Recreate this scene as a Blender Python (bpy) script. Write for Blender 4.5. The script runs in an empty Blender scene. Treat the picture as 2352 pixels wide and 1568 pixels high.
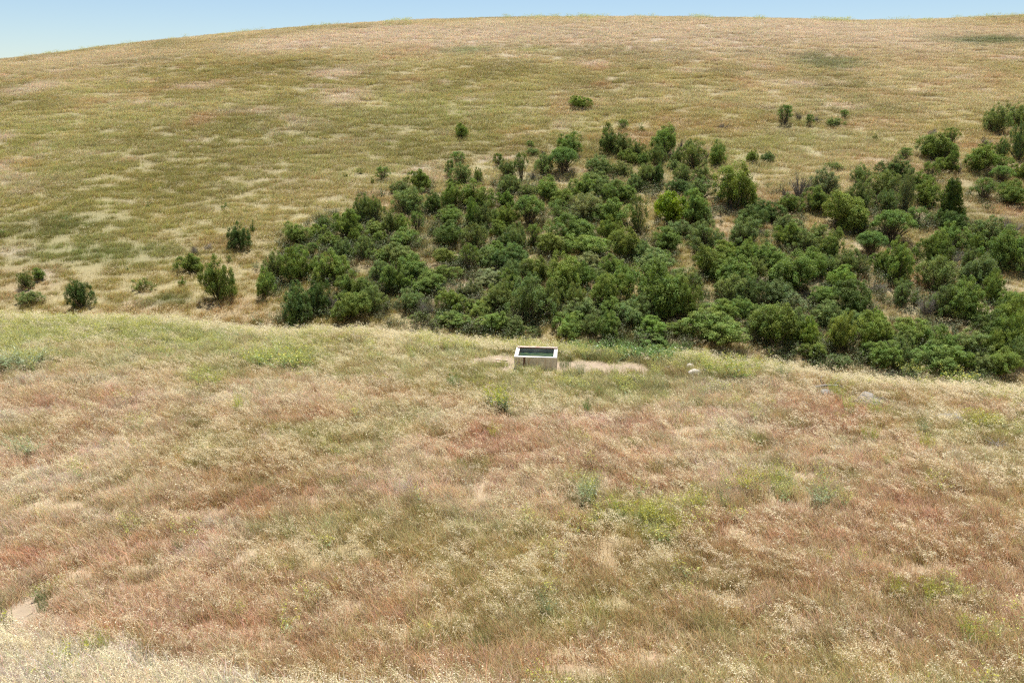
import bpy, math, random
import numpy as np
from mathutils import Vector, Euler

# ------------------------------------------------------------------ camera, sky, sun, exposure
sc = bpy.context.scene
CAM_Z, PITCH, FPX = 12.1, math.radians(17.0), 1829.0      # FPX: focal length in pixels of a 2352 px wide picture
cam_d = bpy.data.cameras.new('camera'); cam = bpy.data.objects.new('camera', cam_d)
sc.collection.objects.link(cam); sc.camera = cam
cam.location = (0, 0, CAM_Z); cam.rotation_euler = (math.radians(90) - PITCH, 0, 0)
cam_d.sensor_width = 36.0; cam_d.lens = 28.0; cam_d.clip_start = 0.1; cam_d.clip_end = 2000

SUN_ELEV, SUN_AZ = math.radians(73), math.radians(8)     # azimuth from +Y towards +X: the sun stands behind the hill
w = bpy.data.worlds.new('World'); sc.world = w; w.use_nodes = True
nt = w.node_tree; nt.nodes.clear()
sky = nt.nodes.new('ShaderNodeTexSky'); sky.sky_type = 'NISHITA'; sky.sun_disc = False
sky.sun_elevation = SUN_ELEV; sky.sun_rotation = SUN_AZ
sky.altitude = 500; sky.air_density = 1.0; sky.dust_density = 0.3; sky.ozone_density = 3.0
bg = nt.nodes.new('ShaderNodeBackground'); bg.inputs['Strength'].default_value = 0.068
wo = nt.nodes.new('ShaderNodeOutputWorld')
nt.links.new(sky.outputs[0], bg.inputs[0]); nt.links.new(bg.outputs[0], wo.inputs[0])

sl = bpy.data.lights.new('sun', 'SUN'); so = bpy.data.objects.new('sun', sl); sc.collection.objects.link(so)
sl.energy = 5.0; sl.angle = math.radians(0.53); sl.color = (1.0, 0.955, 0.88)
sdir = Vector((math.sin(SUN_AZ) * math.cos(SUN_ELEV), math.cos(SUN_AZ) * math.cos(SUN_ELEV), math.sin(SUN_ELEV)))
so.rotation_euler = sdir.to_track_quat('Z', 'Y').to_euler(); so.location = (0, 60, 80)

vs = sc.view_settings
vs.view_transform = 'Standard'; vs.look = 'None'; vs.exposure = 0.85; vs.gamma = 1.0; vs.use_curve_mapping = False
sc.cycles.use_denoising = False
sc.cycles.use_adaptive_sampling = True; sc.cycles.adaptive_threshold = 0.025; sc.cycles.adaptive_min_samples = 32
sc.cycles.max_bounces = 4; sc.cycles.diffuse_bounces = 2; sc.cycles.transmission_bounces = 3; sc.cycles.caustics_reflective = False; sc.cycles.caustics_refractive = False
sc.cycles.filter_width = 1.25
sc.cycles.transparent_max_bounces = 8

rng = np.random.default_rng(7); random.seed(7)

# ------------------------------------------------------------------ numeric helpers
def _hash(ix, iy, seed):
    n = (ix.astype(np.int64) * 374761393 + iy.astype(np.int64) * 668265263 + seed * 974634777) & 0x7fffffff
    n = ((n ^ (n >> 13)) * 1274126177) & 0x7fffffff
    return ((n ^ (n >> 16)) & 0xffff) / 65535.0

def vnoise(x, y, seed=0):
    x = np.asarray(x, float); y = np.asarray(y, float)
    ix = np.floor(x); iy = np.floor(y); fx = x - ix; fy = y - iy
    fx = fx * fx * (3 - 2 * fx); fy = fy * fy * (3 - 2 * fy)
    a = _hash(ix, iy, seed); b = _hash(ix + 1, iy, seed); c = _hash(ix, iy + 1, seed); d = _hash(ix + 1, iy + 1, seed)
    return a + (b - a) * fx + (c - a) * fy + (a - b - c + d) * fx * fy

def fbm(x, y, seed=0, octaves=4):
    s = 0; a = 0.5; t = 0
    for k in range(octaves):
        s = s + a * vnoise(x * 2 ** k + 17.3 * k, y * 2 ** k - 9.1 * k, seed + k); t += a; a *= 0.5
    return s / t

CP, SP = math.cos(PITCH), math.sin(PITCH)
def ray(px, py):                      # a direction of sight for a spot of the photograph (2352 x 1568)
    u = px - 1176.0; v = 784.0 - py
    d = np.array([u, v * SP + FPX * CP, v * CP - FPX * SP])
    return d / np.linalg.norm(d)

def to_plane(px, py, z):
    d = ray(px, py); t = (z - CAM_Z) / d[2]
    return d[0] * t, d[1] * t

# ------------------------------------------------------------------ the lie of the land
CREST = [(-400, 700), (0, 712), (500, 730), (700, 750), (1000, 762), (1300, 783), (1600, 800), (1800, 822), (2000, 856), (2352, 888), (2700, 910)]
_cx, _cy = zip(*[to_plane(px, py, 0.45) for px, py in CREST])
_cx = np.array(_cx); _cy = np.array(_cy)
RIDGE = [(-500, 215), (-200, 168), (0, 141), (300, 101), (600, 69), (900, 48), (1200, 39), (1500, 38), (1800, 43), (2060, 48), (2200, 42), (2352, 35), (2600, 25)]
YR = 190.0
_rx, _rz = [], []
for px, py in RIDGE:
    d = ray(px, py); t = YR / d[1]; _rx.append(d[0] * t); _rz.append(CAM_Z + d[2] * t)
_rx = np.array(_rx); _rz = np.array(_rz)
_py = np.array([20, 45, 57, 80, 100, 130, 160, 180, 192, 205, 220, 250, 320, 450.])
_pz = np.array([-14, -8.6, -5.2, 1.0, 6.4, 15.2, 23.3, 27.6, 29.3, 29.9, 29.3, 24, 5, -30.])
_gy = np.linspace(20, 450, 1700); _gz = np.interp(_gy, _py, _pz)
_k = np.exp(-0.5 * (np.arange(-45, 46) / 18.0) ** 2); _k /= _k.sum()
_gz = np.convolve(np.pad(_gz, 45, mode='edge'), _k, mode='valid')
_gz += np.interp(192.0, _py, _pz) - np.interp(192.0, _gy, _gz)

_sx = np.linspace(-320, 320, 1281); _sz = np.interp(_sx, _rx, _rz)
_k2 = np.exp(-0.5 * (np.arange(-40, 41) / 14.0) ** 2); _k2 /= _k2.sum()
_sz = np.convolve(np.pad(_sz, 40, mode='edge'), _k2, mode='valid')

def H_far(x, y):
    s = (np.interp(x, _sx, _sz) + 9.0) / (29.6 + 9.0)
    z = -9.0 + (np.interp(y, _gy, _gz) + 9.0) * s
    z = z + 0.9 * (fbm(x / 26, y / 26, 11, 3) - .5) * np.clip((215 - y) / 60, 0, 1) + 0.22 * (fbm(x / 4.5, y / 4.5, 21, 3) - .5)
    return z

def _fix(px, py):
    z = 1.5
    for _ in range(12):
        x, y = to_plane(px, py, z); z = 0.026 * max(0, 20 - y) ** 2 + .1
    return x, y
_b0, _b1, _b2 = _fix(0, 1452), _fix(350, 1526), _fix(500, 1582)
_bkx = np.array([_b0[0] * 2 - _b1[0], _b0[0], _b1[0], _b2[0], _b2[0] + 3, _b2[0] + 30]); _bky = np.array([_b0[1] * 2 - _b1[1], _b0[1], _b1[1], _b2[1], _b2[1] - 1.2, _b2[1] - 6])
def bank(x, y):                        # metres inside the near bank of pale oats
    return np.interp(x, _bkx, _bky) - y + .35 * (fbm(x / 1.1, y / 1.1, 47, 3) - .5)

def H_near(x, y):
    ye = np.interp(x, _cx, _cy)
    t = np.maximum(0, y - (ye - 1.6))
    drop = np.where(t < 3.2, 0.1 * t * t, 0.1 * 3.2 ** 2 + 0.64 * (t - 3.2))
    z = -drop
    z = z + 0.026 * np.maximum(0, 20 - y) ** 2
    t2 = np.clip(bank(x, y) / 1.3 + .15, 0, 1); z = z + 0.42 * t2 * t2 * (3 - 2 * t2)
    b = 0.5 * (fbm(x / 7, y / 7, 31, 3) - .5) + 0.16 * (fbm(x / 1.3, y / 1.3, 41, 3) - .5)
    flat = np.exp(-(((x - 1.6) / 4.2) ** 2 + ((y - 36.0) / 3.0) ** 2) ** 2)
    return z + b * (1 - 0.93 * flat)

def H(x, y):
    x = np.asarray(x, float); y = np.asarray(y, float)
    a = H_near(x, y); b = H_far(x, np.maximum(y, 20)); k = 0.8
    m = np.maximum(a, b)
    return m + k * np.log(np.exp((a - m) / k) + np.exp((b - m) / k)) - 0.0

def cast(px, py, fn=H, t0=8.0, t1=330.0):
    d = ray(px, py); ts = np.linspace(t0, t1, 3000)
    f = CAM_Z + d[2] * ts - fn(d[0] * ts, d[1] * ts)
    i = np.argmax(f < 0)
    if f[i] >= 0: return None
    lo, hi = ts[max(i - 1, 0)], ts[i]
    for _ in range(22):
        m = 0.5 * (lo + hi)
        if CAM_Z + d[2] * m - float(fn(np.array(d[0] * m), np.array(d[1] * m))) < 0: hi = m
        else: lo = m
    return d[0] * hi, d[1] * hi, CAM_Z + d[2] * hi, hi

def far_only(x, y):
    return np.where(np.asarray(y) < 47, -50.0, H_far(np.asarray(x, float), np.asarray(y, float)))

# ------------------------------------------------------------------ where which grass grows
PAL = {'S': (.58, .475, .325), 'R': (.49, .315, .20), 'P': (.64, .545, .445), 'C': (.59, .535, .43), 'O': (.28, .25, .09),
       'G': (.115, .165, .048), 'D': (.40, .315, .145), 'Y': (.35, .37, .13), 'W': (.32, .34, .20)}
BLOBS = [  # photo px, py, half width, half height, colour, strength: patches of one kind of grass or herb
 (1000,75,350,40,'P',.95),(1600,95,500,50,'P',.8),(2100,90,300,40,'P',.7),(750,85,200,30,'P',.6),(250,130,250,40,'P',.45),
 (650,155,150,14,'O',.8),(780,180,120,22,'O',.7),(520,190,150,20,'D',.5),(1380,125,120,15,'O',.5),(1070,118,60,9,'W',.8),
 (1900,145,60,18,'G',.7),(2270,95,90,10,'G',.8),(770,170,60,11,'P',1),(790,225,50,18,'P',1),(460,200,50,8,'P',.9),
 (80,205,60,14,'P',.9),(10,320,30,10,'P',.9),(230,355,25,5,'P',1),(325,240,20,5,'P',.9),(310,367,30,5,'P',.9),
 (1350,148,30,7,'P',.9),(1650,100,60,10,'P',.8),(1820,195,60,9,'P',.8),(1590,165,30,7,'P',.7),(1930,245,40,7,'P',.8),
 (1020,308,25,7,'P',.9),(720,340,30,5,'P',.6),(300,430,260,60,'Y',.35),(760,330,260,50,'Y',.3),(230,580,170,28,'G',.75),(250,560,230,50,'Y',.4),(130,520,150,30,'G',.5),(470,380,250,60,'O',.5),
 (380,690,60,13,'G',.85),(420,460,120,30,'O',.4),(900,300,250,40,'O',.5),(1850,320,200,40,'Y',.45),(1650,370,120,30,'Y',.35),
 (1000,250,200,40,'Y',.3),(1600,290,150,18,'R',.4),(2000,290,100,15,'R',.35),(2200,330,80,15,'R',.3),(2330,480,60,20,'R',.7),
 (2120,650,20,40,'R',.7),(1450,320,80,20,'R',.5),(500,560,80,20,'R',.35),(600,700,80,20,'D',.4),(60,660,60,20,'R',.3),
 (640,110,90,12,'P',.7),(1800,60,250,14,'P',.5),(1230,115,50,8,'Y',.7),(150,440,130,25,'O',.45),(700,440,150,30,'D',.3),
 (150,765,260,42,'Y',.75),(350,770,200,28,'Y',.5),(650,830,100,24,'Y',.7),(60,840,60,18,'W',.8),(850,762,200,12,'C',.6),
 (450,800,100,28,'Y',.4),(480,880,50,16,'Y',.7),(1450,808,130,16,'G',.95),(1530,822,50,14,'G',.9),(1400,815,150,18,'G',1),(1480,802,120,20,'G',1),(1335,806,60,14,'G',.9),(1100,872,100,18,'O',.5),
 (1350,890,120,18,'Y',.55),(1400,905,120,18,'O',.5),(1560,872,120,18,'O',.6),(1650,845,120,22,'Y',.5),(1000,835,80,15,'R',.3),
 (1700,812,150,13,'C',.5),(2000,872,250,18,'C',.7),(2250,905,150,18,'C',.6),(2200,885,60,13,'Y',.7),(2300,990,60,20,'Y',.4),
 (1500,1180,120,28,'Y',.7),(1750,1130,60,20,'Y',.5),(1880,1150,50,20,'W',.5),(1345,1120,40,28,'W',.6),
 (890,1130,45,14,'P',1),(510,1205,30,11,'P',1),(650,1000,40,11,'P',.8),(500,1270,100,24,'P',.6),(260,1050,60,36,'P',.6),
 (80,1120,80,28,'C',.6),(20,980,50,28,'C',.6),(700,950,150,18,'R',.8),(600,1150,300,36,'R',.45),(380,1240,100,18,'R',.8),
 (200,1280,150,18,'R',.65),(1100,1520,300,40,'R',.7),(500,1440,300,40,'R',.5),(1000,1400,200,40,'R',.35),(1900,1200,300,55,'R',.4),
 (2250,1150,150,55,'R',.5),(1300,1010,200,18,'R',.4),(1700,1450,300,40,'O',.5),(1250,1400,150,38,'O',.4),(1600,1330,200,38,'O',.3),
 (2000,1380,200,38,'O',.4),(10,1400,30,55,'G',1),(380,1530,40,18,'G',.6),
 (640,1440,50,18,'O',.5),(2230,1470,50,18,'Y',.6),(2130,1360,50,18,'Y',.5),(1545,1215,30,14,'Y',.8),(250,1170,40,14,'O',.5),
 (1010,900,120,16,'D',.5),(1250,960,80,14,'C',.35),(1660,1010,200,20,'C',.35),(1780,980,120,18,'D',.4),(130,930,120,24,'R',.4),
]
BARE = [(1375,844,104,14),(1320,840,74,11),(1440,850,60,10),(1140,828,60,11),(1285,858,32,7),(1170,846,26,6),(70,1425,46,40),(52,1390,26,22),(1240,905,14,5),(1232,948,10,4),
        (1236,893,12,4),(1222,915,12,4),(1205,930,12,4),(1190,945,14,5),(1172,962,12,4),(1230,880,16,5),(2300,1030,30,6)]

def world_ellipse(px, py, rx, ry):
    c = cast(px, py)
    if c is None: return None
    ex = rx / FPX * c[3]
    a = cast(px, py - ry); b = cast(px, py + ry)
    ya = a[1] if a else c[1] + 10; yb = b[1] if b else c[1] - 3
    if abs(ya - c[1]) > 60 or (c[1] < 47 and ya > c[1] + 6): ya = c[1] + (c[1] - yb)
    return c[0], 0.5 * (ya + yb), ex, max(0.25, 0.5 * abs(ya - yb))

_BL = [(world_ellipse(*b[:4]), b[4], b[5]) for b in BLOBS]
_BL = [b for b in _BL if b[0] is not None]
_BA = [e for e in (world_ellipse(*b) for b in BARE) if e is not None]
TROUGH = (1.15, 35.85)

def bareness(x, y):
    m = np.zeros(np.shape(x)); n = fbm(x / 0.7, y / 0.7, 61, 3) - .5
    for cx, cy, rx, ry in _BA:
        d = ((x - cx) / rx) ** 2 + ((y - cy) / ry) ** 2
        m = np.maximum(m, np.clip((1.25 + 1.1 * n - d) * 2.2, 0, 1))
    return m

def cover(x, y):
    """colour of the plants at a spot and how many oats and broad herbs stand there"""
    x = np.asarray(x, float); y = np.asarray(y, float)
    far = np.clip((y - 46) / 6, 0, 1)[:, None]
    n1 = fbm(x / 9, y / 9, 71, 4); n2 = fbm(x / 4.2 + 5, y / 3.2, 81, 4); n3 = fbm(x / 22, y / 15, 91, 3); n4 = fbm(x / .8, y / .7, 95, 3)
    P = {k: np.array(v) for k, v in PAL.items()}
    def mix(a, b, t): return a + (b - a) * np.clip(t, 0, 1)[:, None]
    near_c = mix(np.tile(P['S'], (len(x), 1)), P['R'], (n2 - .36) * 3.0)
    near_c = mix(near_c, P['D'], (n1 - .50) * 3.0)
    near_c = mix(near_c, P['P'], np.minimum(.55, (fbm(x / 3.0, y / 2.2, 97, 3) - .62) * 4))
    near_c = mix(near_c, P['O'], (n4 - .60) * 4)
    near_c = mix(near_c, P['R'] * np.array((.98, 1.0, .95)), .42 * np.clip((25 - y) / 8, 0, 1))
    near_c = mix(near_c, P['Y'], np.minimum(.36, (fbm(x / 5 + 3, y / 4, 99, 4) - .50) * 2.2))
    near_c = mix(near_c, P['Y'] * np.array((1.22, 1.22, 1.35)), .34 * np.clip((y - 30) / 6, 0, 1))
    D2 = np.array((.45, .375, .175)); mid = np.clip(1 - abs(y - 105) / 65, 0, 1)
    far_c = mix(np.tile(np.array((.56, .475, .295)), (len(x), 1)), D2, (n3 - .30) * 3.0)
    far_c = mix(far_c, np.array((.345, .37, .125)), .58 * mid * np.clip(1.1 - (x + 20) / 90, .4, 1))
    far_c = mix(far_c, P['O'], np.minimum(.7, (fbm(x / 12, y / 9, 73, 4) - .48) * 3.0))
    far_c = mix(far_c, P['R'], (fbm(x / 7, y / 5, 75, 4) - .58) * 2.4)
    far_c = mix(far_c, P['P'], (fbm(x / 5.0, y / 4.0, 77, 4) - .63) * 4)
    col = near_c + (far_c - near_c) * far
    oat = 0.42 + 0.7 * (n2 - .5) + .5 * (n1 - .5) - .16 * np.clip((24 - y) / 8, 0, 1); green = np.zeros(len(x))
    wx = x + (n2 - .5) * 2.2 + (n4 - .5) * .5; wy = y + (n1 - .5) * 2.2 + (n4 - .5) * .5
    for (cx, cy, rx, ry), k, s in _BL:
        d = ((wx - cx) / rx) ** 2 + ((wy - cy) / ry) ** 2
        wgt = np.clip(s * np.exp(-d ** 1.5), 0, 1) * np.clip(.55 + 1.1 * (n4 - .1), 0, 1)
        col = col + (P[k] - col) * wgt[:, None]
        if k == 'C': oat = oat + 1.2 * wgt
        if k == 'P': oat = oat - .35 * wgt
        if k in 'RGO': oat = oat - (.9 if k == 'G' else .25) * wgt
        if k in 'YGW': green = np.maximum(green, wgt)
    bk = np.clip(bank(x, y) / .35, 0, 1)
    col = col + (P['C'] * np.array((.97, .95, .93)) - col) * (bk * .8)[:, None]; oat = oat + 1.3 * bk; green = green * (1 - bk)
    return col, np.clip(oat, 0, 1.9), green

# ------------------------------------------------------------------ materials
def new_mat(name):
    m = bpy.data.materials.new(name); m.use_nodes = True; m.node_tree.nodes.clear()
    return m, m.node_tree.nodes, m.node_tree.links

def veg_mat(name, tint, trans=0.35, gloss=0.0, rough=0.45, trans_col=(1.0, 1.0, .93)):
    """leaf and blade material; colour = mesh attribute col x (instance tint | object colour)"""
    m, N, L = new_mat(name)
    a = N.new('ShaderNodeAttribute'); a.attribute_name = 'col'
    col = a.outputs['Color']
    if tint == 'INST':
        b = N.new('ShaderNodeAttribute'); b.attribute_type = 'INSTANCER'; b.attribute_name = 'tint'; bc = b.outputs['Color']
    elif tint == 'OBJ':
        b = N.new('ShaderNodeObjectInfo'); bc = b.outputs['Color']
    else: bc = None
    if bc is not None:
        x = N.new('ShaderNodeMix'); x.data_type = 'RGBA'; x.blend_type = 'MULTIPLY'; x.inputs[0].default_value = 1
        L.new(col, x.inputs[6]); L.new(bc, x.inputs[7]); col = x.outputs[2]
    df = N.new('ShaderNodeBsdfDiffuse'); L.new(col, df.inputs[0])
    tr = N.new('ShaderNodeBsdfTranslucent')
    y = N.new('ShaderNodeMix'); y.data_type = 'RGBA'; y.blend_type = 'MULTIPLY'; y.inputs[0].default_value = 1
    L.new(col, y.inputs[6]); y.inputs[7].default_value = (*trans_col, 1); L.new(y.outputs[2], tr.inputs[0])
    mx = N.new('ShaderNodeMixShader'); mx.inputs[0].default_value = trans
    L.new(df.outputs[0], mx.inputs[1]); L.new(tr.outputs[0], mx.inputs[2]); out = mx.outputs[0]
    if gloss > 0:
        g = N.new('ShaderNodeBsdfGlossy'); g.inputs['Roughness'].default_value = rough; g.inputs[0].default_value = (1, 1, 1, 1)
        m2 = N.new('ShaderNodeMixShader'); m2.inputs[0].default_value = gloss
        L.new(out, m2.inputs[1]); L.new(g.outputs[0], m2.inputs[2]); out = m2.outputs[0]
    o = N.new('ShaderNodeOutputMaterial'); L.new(out, o.inputs[0])
    return m

M_GRASS = veg_mat('grass_blades', 'INST', .38, .03, .5)
M_LEAF = veg_mat('shrub_leaves', 'OBJ', .30, .008, .5, (1.1, 1.1, .40))
M_SHINY = veg_mat('broad_leaves', 'OBJ', .42, .015, .5, (1.1, 1.1, .4))
M_HERB = veg_mat('herb', 'OBJ', .35, .03, .45)

def solid(name, base, rough=.9, noise=0, scale=3.0, second=None, bump=0.0, metallic=0.0):
    m, N, L = new_mat(name)
    p = N.new('ShaderNodeBsdfPrincipled'); p.inputs['Roughness'].default_value = rough; p.inputs['Metallic'].default_value = metallic
    p.inputs['Base Color'].default_value = (*base, 1)
    tc = N.new('ShaderNodeTexCoord')
    if noise:
        t = N.new('ShaderNodeTexNoise'); t.inputs['Scale'].default_value = scale; t.inputs['Detail'].default_value = 8; t.inputs['Roughness'].default_value = .65
        L.new(tc.outputs['Object'], t.inputs['Vector'])
        r = N.new('ShaderNodeValToRGB'); r.color_ramp.elements[0].position = .35; r.color_ramp.elements[1].position = .65
        s = second or tuple(c * (1 - noise) for c in base)
        r.color_ramp.elements[0].color = (*s, 1); r.color_ramp.elements[1].color = (*base, 1)
        L.new(t.outputs[0], r.inputs[0]); L.new(r.outputs[0], p.inputs['Base Color'])
        if bump:
            b = N.new('ShaderNodeBump'); b.inputs['Strength'].default_value = bump; b.inputs['Distance'].default_value = .02
            L.new(t.outputs[0], b.inputs['Height']); L.new(b.outputs[0], p.inputs['Normal'])
    o = N.new('ShaderNodeOutputMaterial'); L.new(p.outputs[0], o.inputs[0])
    return m

M_BARK = solid('bark', (.135, .105, .08), .9, .5, 6)
M_DEADWOOD = solid('weathered_twigs', (.30, .27, .24), .9, .45, 5)
M_ROCK = solid('lichen_rock', (.30, .28, .25), .95, .5, 7.0, (.10, .093, .085), 1.0)
M_PALEROCK = solid('pale_rock', (.58, .55, .49), .95, .4, 6.0, (.33, .30, .26), .6)
M_RUST = solid('rusty_steel', (.15, .075, .05), .85, .5, 9)
M_PLANK = solid('weathered_plank', (.58, .50, .42), .9, .35, 4, (.30, .17, .12))
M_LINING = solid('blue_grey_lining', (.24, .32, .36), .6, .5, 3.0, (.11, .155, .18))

def concrete():
    m, N, L = new_mat('stained_concrete')
    p = N.new('ShaderNodeBsdfPrincipled'); p.inputs['Roughness'].default_value = .88
    tc = N.new('ShaderNodeTexCoord')
    t = N.new('ShaderNodeTexNoise'); t.inputs['Scale'].default_value = 2.6; t.inputs['Detail'].default_value = 9; t.inputs['Roughness'].default_value = .7
    L.new(tc.outputs['Object'], t.inputs['Vector'])
    r = N.new('ShaderNodeValToRGB'); e = r.color_ramp.elements
    e[0].position = .30; e[0].color = (.40, .365, .305, 1); e[1].position = .68; e[1].color = (.70, .68, .63, 1)
    L.new(t.outputs[0], r.inputs[0])
    mp = N.new('ShaderNodeMapping'); mp.inputs['Scale'].default_value = (7, 7, .7); L.new(tc.outputs['Object'], mp.inputs['Vector'])
    t2 = N.new('ShaderNodeTexNoise'); t2.inputs['Scale'].default_value = 1.5; t2.inputs['Detail'].default_value = 5; L.new(mp.outputs[0], t2.inputs['Vector'])
    r2 = N.new('ShaderNodeValToRGB'); r2.color_ramp.elements[0].position = .52; r2.color_ramp.elements[1].position = .72
    L.new(t2.outputs[0], r2.inputs[0])
    sx = N.new('ShaderNodeSeparateXYZ'); L.new(tc.outputs['Object'], sx.inputs[0])
    lo = N.new('ShaderNodeMapRange'); lo.inputs[1].default_value = .56; lo.inputs[2].default_value = .50; L.new(sx.outputs['Z'], lo.inputs[0])
    mu = N.new('ShaderNodeMath'); mu.operation = 'MULTIPLY'; L.new(r2.outputs[0], mu.inputs[0]); L.new(lo.outputs[0], mu.inputs[1])
    mx = N.new('ShaderNodeMix'); mx.data_type = 'RGBA'; L.new(mu.outputs[0], mx.inputs[0]); L.new(r.outputs[0], mx.inputs[6])
    mx.inputs[7].default_value = (.42, .30, .19, 1); L.new(mx.outputs[2], p.inputs['Base Color'])
    b = N.new('ShaderNodeBump'); b.inputs['Strength'].default_value = .35; b.inputs['Distance'].default_value = .02
    L.new(t.outputs[0], b.inputs['Height']); L.new(b.outputs[0], p.inputs['Normal'])
    o = N.new('ShaderNodeOutputMaterial'); L.new(p.outputs[0], o.inputs[0])
    return m
M_CONCRETE = concrete()

def water_mat():
    m, N, L = new_mat('green_water')
    p = N.new('ShaderNodeBsdfPrincipled'); p.inputs['Roughness'].default_value = .06; p.inputs['IOR'].default_value = 1.33
    tc = N.new('ShaderNodeTexCoord'); mp = N.new('ShaderNodeMapping'); mp.inputs['Scale'].default_value = (2.2, 7, 1)
    L.new(tc.outputs['Object'], mp.inputs['Vector'])
    t = N.new('ShaderNodeTexNoise'); t.inputs['Scale'].default_value = 1.6; t.inputs['Detail'].default_value = 4; L.new(mp.outputs[0], t.inputs['Vector'])
    r = N.new('ShaderNodeValToRGB'); e = r.color_ramp.elements
    e[0].position = .42; e[0].color = (.018, .040, .034, 1); e[1].position = .75; e[1].color = (.10, .14, .05, 1)
    L.new(t.outputs[0], r.inputs[0]); L.new(r.outputs[0], p.inputs['Base Color'])
    b = N.new('ShaderNodeBump'); b.inputs['Strength'].default_value = .12; b.inputs['Distance'].default_value = .03
    L.new(t.outputs[0], b.inputs['Height']); L.new(b.outputs[0], p.inputs['Normal'])
    o = N.new('ShaderNodeOutputMaterial'); L.new(p.outputs[0], o.inputs[0])
    return m
M_WATER = water_mat()

def ground_mat():
    m, N, L = new_mat('soil_and_thatch')
    p = N.new('ShaderNodeBsdfPrincipled'); p.inputs['Roughness'].default_value = .95
    a = N.new('ShaderNodeAttribute'); a.attribute_name = 'col'
    tc = N.new('ShaderNodeTexCoord')
    t = N.new('ShaderNodeTexNoise'); t.inputs['Scale'].default_value = 2.5; t.inputs['Detail'].default_value = 10; t.inputs['Roughness'].default_value = .7
    L.new(tc.outputs['Object'], t.inputs['Vector'])
    mr = N.new('ShaderNodeMapRange'); mr.inputs[1].default_value = .3; mr.inputs[2].default_value = .7; mr.inputs[3].default_value = .72; mr.inputs[4].default_value = 1.15
    L.new(t.outputs[0], mr.inputs[0])
    x = N.new('ShaderNodeMix'); x.data_type = 'RGBA'; x.blend_type = 'MULTIPLY'; x.inputs[0].default_value = 1
    L.new(a.outputs['Color'], x.inputs[6]); L.new(mr.outputs[0], x.inputs[7]); L.new(x.outputs[2], p.inputs['Base Color'])
    b = N.new('ShaderNodeBump'); b.inputs['Strength'].default_value = .6; b.inputs['Distance'].default_value = .05
    L.new(t.outputs[0], b.inputs['Height']); L.new(b.outputs[0], p.inputs['Normal'])
    o = N.new('ShaderNodeOutputMaterial'); L.new(p.outputs[0], o.inputs[0])
    return m

# ------------------------------------------------------------------ object helpers
C = sc.collection
class MB:
    """collects faces with a colour each; build() links them as one mesh object"""
    def __init__(s): s.v = []; s.f = []; s.c = []
    def add(s, verts, faces, col=(1, 1, 1)):
        o = len(s.v); s.v.extend([tuple(map(float, p)) for p in verts])
        s.f.extend([tuple(i + o for i in f) for f in faces]); s.c.extend([col] * len(verts))
    def tube(s, pts, radii, n=5, col=(1, 1, 1)):
        pts = [Vector(p) for p in pts]; vs_, fs = [], []
        for i, p in enumerate(pts):
            d = (pts[min(i + 1, len(pts) - 1)] - pts[max(i - 1, 0)]).normalized()
            a = d.cross(Vector((0.31, 0.77, 0.2))).normalized(); b = d.cross(a)
            for k in range(n):
                t = 2 * math.pi * k / n; vs_.append(p + (a * math.cos(t) + b * math.sin(t)) * radii[i])
        for i in range(len(pts) - 1):
            for k in range(n):
                fs.append((i * n + k, i * n + (k + 1) % n, (i + 1) * n + (k + 1) % n, (i + 1) * n + k))
        fs.append(tuple(range(n - 1, -1, -1))); fs.append(tuple((len(pts) - 1) * n + k for k in range(n)))
        s.add(vs_, fs, col)
    def box(s, x0, x1, y0, y1, z0, z1, col=(1, 1, 1), j=0.0):
        v = [(x, y, z) for z in (z0, z1) for y in (y0, y1) for x in (x0, x1)]
        if j: v = [(a + random.uniform(-j, j), b + random.uniform(-j, j), c + random.uniform(-j, j)) for a, b, c in v]
        s.add(v, [(0, 2, 3, 1), (4, 5, 7, 6), (0, 1, 5, 4), (2, 6, 7, 3), (0, 4, 6, 2), (1, 3, 7, 5)], col)
    def mesh(s, name, mat, smooth=False):
        me = bpy.data.meshes.new(name); me.from_pydata(s.v, [], s.f)
        at = me.color_attributes.new('col', 'FLOAT_COLOR', 'POINT')
        c = np.ones((len(s.v), 4), np.float32); c[:, :3] = np.array(s.c, np.float32).reshape(-1, 3)
        at.data.foreach_set('color', c.ravel())
        if mat: me.materials.append(mat)
        if smooth: me.polygons.foreach_set('use_smooth', [True] * len(me.polygons))
        me.update(); return me
    def build(s, name, mat, parent=None, smooth=False):
        return link(name, s.mesh(name, mat, smooth), parent)

def link(name, data, parent=None):
    o = bpy.data.objects.new(name, data); C.objects.link(o)
    if parent is not None: o.parent = parent
    return o

def tag(o, label=None, cat=None, group=None, kind=None):
    if label: o['label'] = label
    if cat: o['category'] = cat
    if group: o['group'] = group
    if kind: o['kind'] = kind
    return o

def bevel(o, width, seg=2):
    m = o.modifiers.new('bevel', 'BEVEL'); m.width = width; m.segments = seg; m.limit_method = 'ANGLE'

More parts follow.
